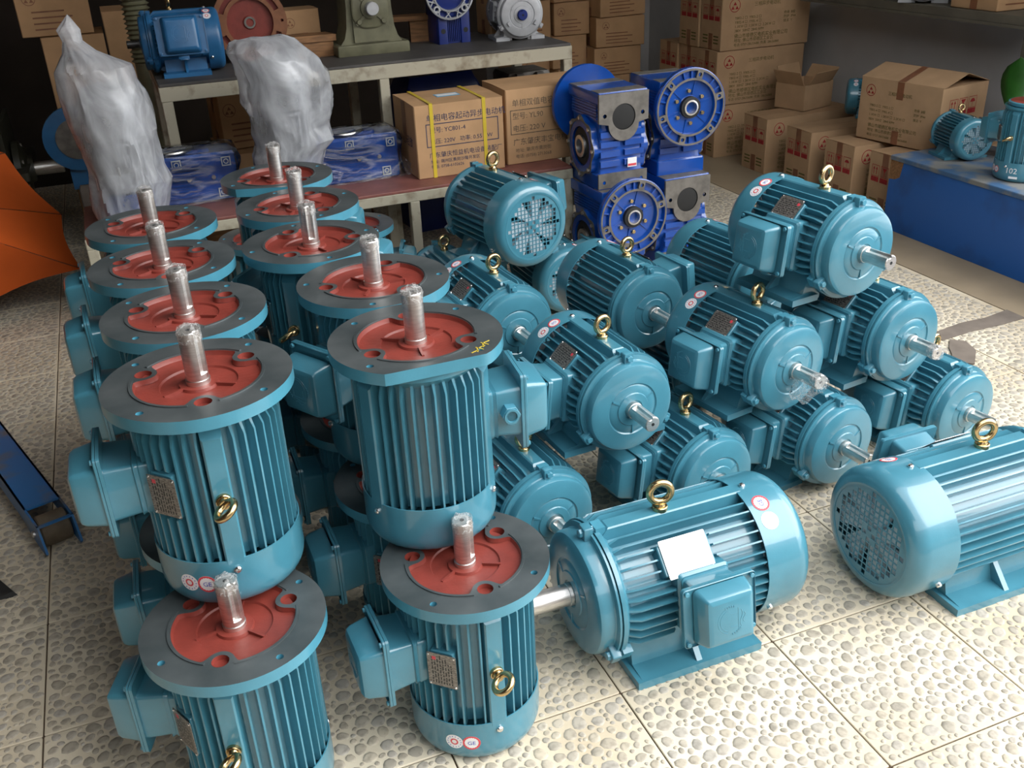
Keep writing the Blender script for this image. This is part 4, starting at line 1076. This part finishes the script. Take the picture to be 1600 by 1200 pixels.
t = thing('bagged_motor', 'silver motor standing in a translucent plastic bag at the left end of the shelf', 'motor', (0.40, 2.84, ZL + 0.0), 0, GBg)
t.location = (0.395, 2.672, ZL)
inner_motor(t, 0.13, 0.0, 0.0)
bag(t, [(0.004, 0.0, 0.0, 0.125, 0.10), (0.04, 0.0, 0.0, 0.135, 0.115), (0.16, 0.02, 0, 0.150, 0.125), (0.22, 0.015, 0, 0.140, 0.12), (0.36, 0.0, 0, 0.148, 0.13), (0.50, -0.015, 0, 0.152, 0.13), (0.60, -0.03, 0, 0.135, 0.11), (0.66, -0.06, 0, 0.06, 0.05), (0.70, -0.075, 0, 0.034, 0.028), (0.74, -0.08, 0, 0.04, 0.02), (0.785, -0.07, 0, 0.006, 0.006)], 2)
t = thing('bagged_motor', 'silver motor standing in a translucent plastic bag before the olive reducer', 'motor', (1.065, 2.72, ZL), 0, GBg)
t.location = (1.045, 2.672, ZL)
inner_motor(t, 0.17, 0.0, 0.0)
bag(t, [(0.004, -0.02, 0, 0.115, 0.07), (0.06, -0.02, 0, 0.125, 0.10), (0.20, 0.0, 0, 0.150, 0.125), (0.24, 0.03, 0, 0.165, 0.13), (0.30, 0.02, 0, 0.160, 0.13), (0.40, 0.02, 0, 0.175, 0.14), (0.50, 0.03, 0, 0.175, 0.14), (0.57, 0.0, 0, 0.165, 0.125), (0.61, -0.03, 0, 0.15, 0.10), (0.645, -0.04, 0, 0.13, 0.03), (0.655, -0.045, 0, 0.10, 0.004)], 7)

# ------------------------------------------------------------------ things on the upper step
ALIAS = {'teal': 'cyan_blue_paint', 'teal_edge': 'cyan_blue_paint', 'steel': 'dark_steel', 'fan_grey': 'rubber'}
b = foot_motor('blue_foot_motor', 'blue foot motor with a flat terminal box on the upper step', None, 1, h=0.135, Lz=0.34, Rf=0.126, k=0.95, foot=(0.07, 0.27), hw=0.13, zeye=0.2, zc=0.07, zbox=0.17, zpl=0.13, shaft=(0.017, 0.06), kb=1.35, kd=0.5, bang=d2r(14))
b.location = (0.745, 3.30, ZUp); b.rotation_euler = (0, 0, -pi/2 - 0.06)
ALIAS = {}
t = thing('red_flange_drum', 'brown red ring flange on a blue drum behind the bagged motor', 'motor', (1.065, 3.43, ZUp))
FYm = tr(0, 0, 0.172) @ rotm('X', pi/2)
m = MB(); m.lathe([(0.10, -0.17), (0.12, -0.15), (0.12, -0.01), (0.13, 0.0)], 40, 0, FYm); m.box(-0.09, 0.09, 0.02, 0.15, -0.172, -0.155, 0, tr(0, 0, 0.172)); m.box(-0.05, 0.05, 0.04, 0.12, -0.16, -0.08, 0, tr(0, 0, 0.172)); m.build('drum', 'cyan_blue_paint', t)
m = MB(); sl = []
for i in range(4):
    a0 = pi/4 + i*pi/2 - 0.42
    sl.append([(0.145*math.cos(a0+0.84*j/8), 0.145*math.sin(a0+0.84*j/8)) for j in range(9)] + [(0.122*math.cos(a0+0.84*j/8), 0.122*math.sin(a0+0.84*j/8)) for j in range(8, -1, -1)])
m.plate(circle(0.168, 48), [circle(0.105, 40)] + sl + [circle(0.007, 12, 0.145*math.cos(i*pi/2), 0.145*math.sin(i*pi/2)) for i in range(4)], 0.002, 0.022, 0, FYm, mh=1)
m.build('flange', ['tape', 'red_primer'], t)
m = MB(); m.lathe([(0.165, 0.001), (0.105, 0.004), (0.104, -0.005), (0.05, -0.008), (0.03, 0.002), (0.026, 0.006)], 40, 0, FYm); m.build('end_dish', 'red_primer', t)
m = MB(); m.lathe([(0.026, 0.0), (0.026, 0.010), (0.018, 0.010), (0.016, 0.002)], 24, 0, FYm, False, False); m.build('hub_ring', 'cast_grey', t)

t = thing('olive_reducer', 'olive green cast gear reducer with a round shaft cap on the upper step', 'gear reducer', (1.60, 3.40, ZUp))
m = MB(); m.rbox(0.35, 0.25, 0.008, [(0, 0.002), (0.004, 0), (0.042, 0), (0.048, 0.004)]); m.build('base', 'olive', t)
m = MB(); pf = [(-0.15, 0.047), (0.15, 0.047), (0.128, 0.075), (0.115, 0.12), (0.108, 0.20), (0.105, 0.36), (-0.105, 0.36), (-0.108, 0.20), (-0.115, 0.12), (-0.128, 0.075)]
m.plate(pf, [], -0.09, 0.09, 0, FACE_Y); m.build('housing', 'olive', t)
m = MB(); m.prism([(-0.085, 0.055), (0.085, 0.055), (0.085, 0.34), (-0.085, 0.34)], 0.09, 0.102, 0, FACE_Y); cap0 = tr(0, 0, 0.205) @ FACE_Y
m.rbox(0.175, 0.175, 0.07, [(0.10, 0), (0.112, 0), (0.116, 0.006)], 0, cap0, n=5)
for i in range(4): m.box(0.035, 0.10, -0.006, 0.006, 0.112, 0.121, 0, cap0 @ polar(pi/4 + i*pi/2))
m.lathe([(0.048, 0.11), (0.046, 0.126), (0.036, 0.128)], 28, 0, cap0)
m.build('bearing_cap', 'olive', t)
for i in range(4):
    m = MB(); a = pi/4 + i*pi/2; m.cyl(0.012, 0.114, 0.126, 12, 0, cap0 @ tr(0.082*math.cos(a), 0.082*math.sin(a), 0), 0.002); m.build('bolt', 'olive', t)
m = MB(); m.cyl(0.030, 0.12, 0.165, 24, 0, cap0, 0.003); m.build('shaft', 'alu', t)

t = thing('navy_reducer', 'dark blue gear reducer with a silver lattice ring on the upper step', 'gear reducer', (2.035, 3.47, ZUp))
m = MB(); m.rbox(0.17, 0.16, 0.01, [(0.0, 0), (0.32, 0), (0.33, 0.006)])
for sx in (-1, 1): m.rbox(0.05, 0.19, 0.006, [(0, 0), (0.26, 0), (0.28, 0.01)], 0, tr(sx*0.058, 0, 0))
for i in range(7): m.box(-0.03+i*0.0095, -0.026+i*0.0095, -0.089, -0.07, 0.01, 0.15)
m.build('housing', 'navy_paint', t)
for sx in (-1, 1):
    m = MB(); m.cyl(0.012, 0.094, 0.0965, 16, 0, tr(sx*0.058, 0, 0.06) @ FACE_Y); m.build('hole_shade_disc', 'dark', t)  # raised dark disc, painted as the shade inside a hole
m = MB(); F = tr(-0.02, 0, 0.235) @ FACE_Y
m.lathe([(0.122, 0.10), (0.122, 0.118), (0.114, 0.12), (0.112, 0.10)], 48, 0, F, False, False); m.lathe([(0.086, 0.10), (0.086, 0.118), (0.078, 0.12), (0.076, 0.10)], 48, 0, F, False, False)
for i in range(24):
    a, b_ = 2*pi*i/24, 2*pi*(i+(1 if i % 2 else -1))/24
    m.tube([(0.083*math.cos(a), 0.083*math.sin(a), 0.112), (0.116*math.cos(b_), 0.116*math.sin(b_), 0.112)], 0.0035, 5, 0, F)
for i in range(4):
    a = pi/4 + i*pi/2; m.lathe([(0.017, 0.10), (0.017, 0.12), (0.010, 0.12), (0.010, 0.10)], 16, 0, F @ tr(0.10*math.cos(a), 0.10*math.sin(a), 0), False, False)
m.build('lattice_ring', 'alu', t)
m = MB(); m.lathe([(0.115, 0.09), (0.10, 0.098), (0.01, 0.10)], 40, 0, F); m.build('ring_backing', 'navy_paint', t)
m = MB(); m.cyl(0.055, 0.085, 0.10, 24, 0, tr(0, 0, 0.2) @ rotm('Y', pi/2)); m.build('side_cap', 'cast_grey', t)

ALIAS = {'teal': 'alu', 'teal_edge': 'alu', 'steel': 'navy_paint', 'machined': 'alu'}
sm = foot_motor('silver_foot_motor', 'silver aluminium foot motor facing the camera on the upper step', None, -1, h=0.122, Lz=0.26, Rf=0.118, k=0.9, foot=(0.05, 0.22), hw=0.118, zeye=0.14, zc=0.06, zbox=0.12, zpl=0.12, shaft=(0.024, 0.02), kb=0.8, N=28, plk=0.6)
for c_ in list(sm.children):
    if c_.name.split('.')[0] in ('terminal_box', 'nameplate', 'sticker', 'eyebolt'):
        for g_ in list(c_.children): bpy.data.objects.remove(g_)
        bpy.data.objects.remove(c_)
sm.location = (2.352, 3.36, ZUp); sm.rotation_euler = (0, 0, -0.12)
for a in (90, 210, 330):
    m = MB(); m.rbox(0.014, 0.022, 0.002, [(0.0, 0), (0.010, 0.001)], 0, tr(0, -0.13, 0.122) @ FACE_Y @ polar(d2r(a)) @ tr(0.078, 0, 0)); m.build('clip', 'alu', sm)
sm2 = copy_tree(sm, 'silver motor on the wall shelf, only its feet showing', (4.52, 2.90, 0.972), -0.9)
ALIAS = {}
def plain_carton(label, x, y, z, w, d, h, rz=0.0, mt='cardboard', group=None, pr1=True, cat='carton'):
    t = thing('plain_carton', label, cat, (x, y, z), rz, group)
    carton_body(t, w, d, h, mt, tape=True)
    if pr1:
        mb = MB(); logo(mb, w*0.2, h*0.72, min(w, h)*0.13, 0, None)
        for i in range(4): rect(mb, w*0.2, w*(0.75 - 0.1*(i % 2)), h*(0.12+0.11*i), h*(0.15+0.11*i), 0, None)
        mb.build('side_print', 'tape', t, T=tr(-w/2, -d/2-0.0008, 0) @ FACE_Y)
    return t
GBk = 'dim cartons at the back of the shop'
plain_carton('brown carton standing behind the silver motor on the upper step', 2.62, 3.60, ZUp - 0.925 + 0.93, 0.20, 0.2, 0.24, 0.0, group=GBk)
bpy.data.objects[-1 if False else 'plain_carton'].location = (2.37, 3.60, ZUp)
k = 0
for cx, cy, zs in ((3.78, 5.1, (0.0, 0.19, 0.385, 0.575, 0.775)), (3.47, 5.25, (0.0, 0.22, 0.44, 0.66, 0.88)), (3.2, 5.3, (0.0, 0.3, 0.6, 0.9))):
    for i, z in enumerate(zs):
        h = (zs[i+1] - z - 0.004) if i+1 < len(zs) else 0.20
        plain_carton('dim carton in the back stack %s, %s from the floor' % (('nearest the grey wall corner', 'in the middle', 'at the left')[k], ('first', 'second', 'third', 'fourth', 'fifth')[i]), cx + 0.02*math.sin(i*2.3+k), cy, z, 0.36 if k == 0 else 0.26, 0.3, h, 0.12*math.sin(i*1.7), group=GBk)
    k += 1
for i, (x, y, w, d, h0, h, l) in enumerate(((0.28, 4.42, 0.30, 0.35, 0.0, 1.02, 'tall brown carton behind the left plastic bag'), (0.53, 4.42, 0.18, 0.35, 0.0, 1.12, 'tall narrow brown carton behind the blue foot motor'), (0.22, 4.44, 0.34, 0.35, 1.025, 0.25, 'brown carton on top of the tall one at upper left'))):
    plain_carton(l, x, y, h0, w, d, h, 0.0, group=GBk)
plain_carton('brown carton on the floor under the upper step, left', 1.02, 4.1, 0.42, 0.26, 0.3, 0.28, 0.1, group=GBk)
plain_carton('brown carton on the upper step behind the wooden blocks', 1.31, 3.60, ZUp, 0.18, 0.18, 0.20, 0.05, group=GBk)
# pallet under the carton and wooden blocks on the upper step
def pallet(label, x, y, z, w, d, rz=0.0):
    t = thing('wooden_pallet', label, 'pallet', (x, y, z), rz)
    for i in range(3): m = MB(); m.box(-w/2, w/2, -d/2+i*(d-0.08)/2, -d/2+i*(d-0.08)/2+0.08, 0, 0.09); m.build('bearer', 'wood', t)
    for i in range(6): m = MB(); m.box(-w/2+i*(w-0.1)/5, -w/2+i*(w-0.1)/5+0.1, -d/2, d/2, 0.0905, 0.11); m.build('plank', 'wood', t)
    return t
pallet('wooden pallet on the floor under the stand', 1.17, 4.1, 0.0, 0.9, 0.7); 
t0 = plain_carton('dim carton on the wooden pallet under the stand', 1.17, 4.1, 0.112, 0.6, 0.5, 0.30, 0.0, group=GBk, pr1=False)
t = thing('wooden_block', 'wooden block leaning between the red flange and the olive reducer', 'wood', (1.33, 3.40, ZUp), 0.2)
m = MB(); m.box(-0.09, 0.09, -0.05, 0.05, 0, 0.07); m.build('block', 'wood', t); m = MB(); m.box(-0.12, 0.10, -0.06, 0.06, 0.071, 0.10, 0, rotm('Y', 0.03)); m.build('plank', 'wood', t)
t = thing('wooden_crate_end', 'wooden crate end with a sloping plank behind the olive reducer', 'wood', (1.84, 3.60, ZUp), -0.2)
m = MB(); m.box(0.03, 0.12, -0.04, 0.04, 0, 0.10); m.build('block', 'wood', t); m = MB(); m.box(-0.14, 0.14, -0.05, 0.05, 0.102, 0.125, 0, rotm('Y', -0.0)); m.build('plank', 'wood', t)
# grey corrugated hose at upper left
t = thing('corrugated_hose', 'grey corrugated hose coil standing behind the blue motor', 'hose', (0.60, 3.95, 0.0))
m = MB(); prof = []
for i in range(20):
    z = 0.90 + i*0.022; prof += [(0.055, z), (0.068, z+0.008), (0.055, z+0.018)]
m.lathe([(0.055, 0.0)] + prof, 24); m.build('hose', 'olive', t)
# parts under the upper step
ALIAS = {'blue_paint': 'navy_paint'}
t = thing('navy_reducer_under_step', 'dark blue reducer housing under the upper step', 'gear reducer', (1.95, 3.42, ZL + 0.0), 0.1); t.location = (1.95, 3.50, 0.0)
m = MB(); m.rbox(0.42, 0.26, 0.02, [(0.0, 0.0), (0.70, 0), (0.78, 0.04)]); m.lathe([(0.10, 0.0), (0.09, 0.02), (0.05, 0.02)], 28, 0, tr(0, -0.13, 0.62) @ FACE_Y); m.build('housing', 'navy_paint', t)
ALIAS = {}
t = thing('silver_casting', 'silver ribbed casting under the right end of the upper step', 'casting', (2.40, 3.42, 0.0))
m = MB(); m.rbox(0.24, 0.22, 0.01, [(0.0, 0), (0.74, 0), (0.76, 0.01)])
for i in range(6): m.box(-0.12, 0.12, -0.125, -0.108, 0.50+i*0.045, 0.512+i*0.045)
for x in (-0.06, 0.05): m.box(x-0.018, x+0.018, -0.135, -0.11, 0.60, 0.76)
m.build('casting', 'cast_grey', t)

# ------------------------------------------------------------------ blue bench with two motors and plant
t = thing('blue_bench', 'worn blue painted bench along the right wall', 'bench', (4.22, 0.7, 0))
X0, X1, Y0, Y1, HB = 3.87, 4.39, -1.6, 2.285, 0.367
m = MB(); m.box(X0, X1, Y0, Y1, 0.002, HB-0.022); m.build('body', 'bench_blue', t, T=tr(-4.22, -0.7, 0))
m = MB(); m.rbox(X1-X0+0.012, Y1-Y0+0.006, 0.006, [(HB-0.0215, 0.001), (HB-0.020, 0), (HB-0.003, 0), (HB, 0.003)], 0, tr((X0+X1)/2, (Y0+Y1)/2, 0)); m.build('top', 'bench_blue_worn', t, T=tr(-4.22, -0.7, 0))
m = MB(); m.prism([(2.245, 0.255), (2.285, 0.25), (2.285, 0.345), (2.20, 0.345), (2.215, 0.27)][::-1], 0, 0.0012, 0, tr(X0-0.0002, 0, 0) @ Matrix(((0,0,-1,0),(1,0,0,0),(0,1,0,0),(0,0,0,1)))); m.build('bare_wood_chip', 'wood', t, T=tr(-4.22, -0.7, 0))
sv = copy_tree(vm, 'small flange motor on the blue bench with white figures 102 on its cowl', (4.055, 1.700, HB + 0.001), d2r(100), scale=0.80, skip=('flange',))
sv['group'] = 'motors on the blue bench'
m = MB(); m.lathe([(0.05, 0.392), (0.115, 0.394), (0.118, 0.398), (0.118, 0.412), (0.112, 0.415)], 40); fl = m.build('flange', 'teal_edge', sv)
m = MB(); m.lathe([(0.108, 0.4152), (0.104, 0.4165), (0.03, 0.4165)], 40); m.build('end_dish', 'red_primer', fl)
def cowl_text(par, s, size, Rc, ang, z):
    vs, fs = text_geo(s, size, 'CENTER'); mb = MB()
    mb.add([((Rc+0.0012)*math.cos(ang+x/Rc), (Rc+0.0012)*math.sin(ang+x/Rc), z+y) for x, y, _ in vs], fs); return mb.build('painted_figures', 'white_print', par)
cowl_text(sv, '102', 0.042, 0.1375, d2r(104), 0.050)
ah = d2r(110); m = MB(); m.box(-0.001, 0.001, -0.022, 0.022, -0.006, 0.006, 0, polar(ah) @ tr(0.1375, 0, 0.028)); m.build('paper_label', 'white_print', sv)
sh_ = copy_tree(pm, 'small motor lying on the blue bench, fan guard towards the camera', (4.115, 2.12, HB + 0.001), pi - 0.25, 'motors on the blue bench', scale=0.68)
t = copy_tree(pm, 'dim teal motor behind the large carton by the wall', (4.50, 3.20, CH + 0.003), 0.9, None, scale=0.72); t['group'] = GP
m = MB(); m.box(-0.02, 0.02, -0.0005, 0.0005, -0.03, 0.03); o = m.build('warning_label', 'yellow', t); o.location = (-0.16, -0.14, 0.15)
t = thing('potted_plant', 'potted plant with broad green leaves behind the small bench motor', 'plant', (4.30, 1.98, HB + 0.001))
m = MB(); m.lathe([(0.055, 0.0), (0.075, 0.13), (0.082, 0.132), (0.082, 0.15), (0.07, 0.15), (0.066, 0.12)], 24); m.build('pot', 'red_primer', t)
def leaf(par, base, tip, w, roll):
    b_, t_ = Vector(base), Vector(tip); ax = t_ - b_; Ln = ax.length; ax.normalize(); side = ax.cross(Vector((math.cos(roll), math.sin(roll), 0.2))); side.normalize(); nrm = side.cross(ax)
    v = []; N = 9
    for i in range(N+1):
        f_ = i/N; ww = w*math.sin(pi*min(1, f_**0.62))*(1.0 if f_ < 1 else 0); c = b_ + ax*Ln*f_ - nrm*0.05*f_*f_
        for q in (-1, -0.5, 0, 0.5, 1): v.append(tuple(c + side*ww*q + nrm*abs(q)*ww*0.28))
    fs = [(r_*5+q, r_*5+q+1, r_*5+q+6, r_*5+q+5) for r_ in range(N) for q in range(4)]
    m = MB(); m.add(v, fs); lf = m.build('leaf', 'leaf', par)
    md = lf.modifiers.new('thickness', 'SOLIDIFY'); md.thickness = 0.0015
    m = MB(); m.tube([(0, 0, 0.13), tuple(Vector((0, 0, 0.13)).lerp(b_, 0.5) + Vector((0, 0, 0.03))), base], 0.004, 6); m.build('stem', 'leaf', par)
for base, tip, w, ro in (((-0.07, -0.02, 0.46), (-0.12, -0.09, 0.20), 0.085, 0.4), ((0.02, -0.10, 0.50), (0.00, -0.22, 0.30), 0.07, 0.9), ((0.05, -0.05, 0.62), (0.02, -0.25, 0.52), 0.07, 0.2), ((0.0, 0.05, 0.40), (0.1, 0.1, 0.25), 0.06, 1.2)):
    leaf(t, base, tip, w, ro)
# wall shelf
t = thing('timber_shelf', 'dark wooden shelf along the right wall above the cartons', 'shelf', (4.55, 3.9, 0.92))
m = MB(); m.box(4.40, 4.699, 2.12, 3.80, 0.93, 0.97); m.build('board', 'shelf_wood', t, T=tr(-4.55, -3.9, -0.92))
m = MB(); m.box(4.395, 4.43, 2.12, 3.80, 0.915, 0.929); m.build('edge_rail', 'shelf_wood', t, T=tr(-4.55, -3.9, -0.92))
m = MB(); m.box(4.40, 4.45, 2.06, 2.119, 0.0, 1.5); m.build('post', 'shelf_wood', t, T=tr(-4.55, -3.9, -0.92))
plain_carton('dim carton on the wall shelf at the upper right', 4.55, 2.48, 0.972, 0.24, 0.3, 0.22, 0.0, group=GBk)

# ------------------------------------------------------------------ left side: umbrella, machines, pallet truck fork
t = thing('umbrella', 'orange umbrella standing open at the left of the shelf', 'umbrella', (-0.35, 3.2, 0))
org = Vector((-0.35, 3.2, 0)); tips = [Vector(p) for p in ((0.127, 3.10, 0.17), (0.09, 3.30, 0.37), (-0.09, 3.50, 0.63), (-0.42, 3.60, 0.80), (-0.78, 3.45, 0.70), (-0.90, 3.15, 0.38), (-0.66, 2.92, 0.05), (-0.24, 2.98, 0.13))]
apex = Vector((-0.48, 2.82, 0.62))
for i in range(8):
    a, b_ = tips[i], tips[(i+1) % 8]; v = []; N = 8; K = 8
    for r_ in range(N+1):
        f_ = r_/N
        for q in range(K+1):
            g = q/K
            pa = apex.lerp(a, f_); pb = apex.lerp(b_, f_); bulge = 0.07*math.sin(pi*f_*0.5)*f_
            p = pa.lerp(pb, g); ctr = sum(tips, Vector())/8
            out = (apex - ctr).normalized()
            p = p + out*(0.10*math.sin(pi*f_) - 0.02*math.sin(pi*g)*f_)
            p = p + (apex - p)*(0.045*math.sin(pi*g)*f_**3)
            v.append(tuple(p - org))
    m = MB(); m.add(v, [(r_*(K+1)+q, r_*(K+1)+q+1, (r_+1)*(K+1)+q+1, (r_+1)*(K+1)+q) for r_ in range(N) for q in range(K)])
    pn = m.build('canopy_panel', 'orange_cloth', t, sharp=80)
    rb = MB(); rb.tube([tuple(apex.lerp(a, k_/8) + (apex - sum(tips, Vector())/8).normalized()*(0.10*math.sin(pi*k_/8) - 0.006) - org) for k_ in range(9)], 0.003, 6); rb.build('rib', 'dark_steel', t)
ctr = sum(tips, Vector())/8; dr = (ctr - apex).normalized()
m = MB(); m.tube([tuple(apex - dr*0.05 - org), tuple(apex + dr*0.85 - org)], 0.006, 8); m.build('pole', 'dark_steel', t)

def dark_machine(label, x, y, rz, sc, shaft_m='steel'):
    t = thing('dark_gear_machine', label, 'machine', (x, y, 0), rz, 'dark gear machines at the left')
    m = MB(); m.rbox(0.5, 0.55, 0.03, [(0, 0), (0.10, 0), (0.12, 0.03), (0.62, 0.03), (0.72, 0.10), (0.74, 0.14)])
    m.rbox(0.62, 0.66, 0.02, [(0.40, 0.0), (0.44, 0)])
    for i in range(4): m.box(-0.24+i*0.15, -0.22+i*0.15, -0.29, 0.29, 0.12, 0.66)
    m.build('housing', 'dark_green', t)
    F = tr(0.24, -0.05, 0.40) @ rotm('Y', pi/2)
    m = MB(); m.lathe([(0.15, 0.0), (0.15, 0.03), (0.11, 0.05), (0.07, 0.055), (0.06, 0.08)], 32, 0, F); cap = m.build('bearing_cap', 'dark_green', t)
    for i in range(6):
        a = 2*pi*i/6; m = MB(); m.cyl(0.011, 0.03, 0.045, 6, 0, F @ tr(0.125*math.cos(a), 0.125*math.sin(a), 0)); m.build('bolt', 'steel', cap)
    m = MB(); m.cyl(0.035, 0.05, 0.22, 20, 0, F, 0.003); m.build('shaft', shaft_m, t)
    m = MB(); m.lathe([(0.02, 0), (0.02, 0.02), (0.03, 0.03), (0.012, 0.05)], 16, 0, tr(0.05, 0, 0.74)); m.build('filler_cap', 'red_print', t)
    return t
dark_machine('dark green gear machine with a bright shaft behind the orange umbrella', -0.36, 4.22, 0.0, 1)
dark_machine('dark green gear machine further back at the left wall', -0.80, 4.98, 0.1, 1, 'dark_steel')
t = thing('blue_pump', 'blue pump flange with a dark face behind the left plastic bag', 'pump', (0.18, 4.0, 0))
m = MB(); m.rbox(0.18, 0.22, 0.01, [(0, 0), (0.30, 0), (0.32, 0.01)], 0, tr(0.06, 0.1, 0)); m.build('base', 'cement', t)
F = tr(0.02, 0, 0.56) @ rotm('X', pi/2) @ rotm('X', 0.0)
m = MB(); m.lathe([(0.10, -0.2), (0.13, -0.18), (0.13, -0.02), (0.16, -0.015), (0.16, 0.01), (0.13, 0.012), (0.05, 0.02)], 36, 0, F); m.box(-0.07, 0.07, 0.02, 0.16, 0.30, 0.46, 0, tr(0.02, 0, 0)); m.build('casing', 'cyan_blue_paint', t)
m = MB(); m.lathe([(0.10, 0.012), (0.10, 0.022), (0.03, 0.026)], 32, 0, F); m.build('dark_face', 'cast_grey', t)

t = thing('pallet_truck_fork', 'blue scuffed pallet truck fork with a brown roller in its tip', 'pallet truck', (0.03, 1.14, 0), math.atan2(-0.95, 0.31))
m = MB(); w = 0.050; h = 0.094          # local +x points to the tip
m.box(-1.0, -0.105, -w, w, h-0.006, h); m.box(0.004, 0.012, -w, w, h-0.006, h)
for s_ in (-1, 1):
    y0, y1 = sorted((s_*w, s_*(w-0.006)))
    m.prism([(-1.0, 0.03), (-0.16, 0.03), (-0.10, 0.008), (0.03, 0.008), (0.042, 0.02), (0.012, h), (-1.0, h)], y0, y1, 0, Matrix(((1,0,0,0),(0,0,1,0),(0,1,0,0),(0,0,0,1))))
m.build('fork', 'fork_blue', t)
m = MB(); m.cyl(0.046, -0.040, 0.040, 28, 0, tr(-0.040, 0, 0.047) @ rotm('X', pi/2), 0.004); m.build('roller', 'roller', t)
m = MB(); m.cyl(0.010, -0.058, 0.058, 12, 0, tr(-0.040, 0, 0.047) @ rotm('X', pi/2), 0.002); m.build('axle', 'steel', t)
t = thing('rubber_wedge', 'black rubber wedge on the tiles at the left edge', 'wedge', (-0.17, 1.0, 0))
m = MB(); m.add([(-0.12,-0.06,0),(0.095,-0.045,0),(0.045,0.05,0),(-0.12,0.08,0),(-0.12,-0.06,0.05),(0.085,-0.04,0.012),(0.04,0.045,0.016),(-0.12,0.08,0.05)], [(3,2,1,0),(4,5,6,7),(0,1,5,4),(1,2,6,5),(2,3,7,6),(3,0,4,7)]); m.build('wedge', 'rubber', t)
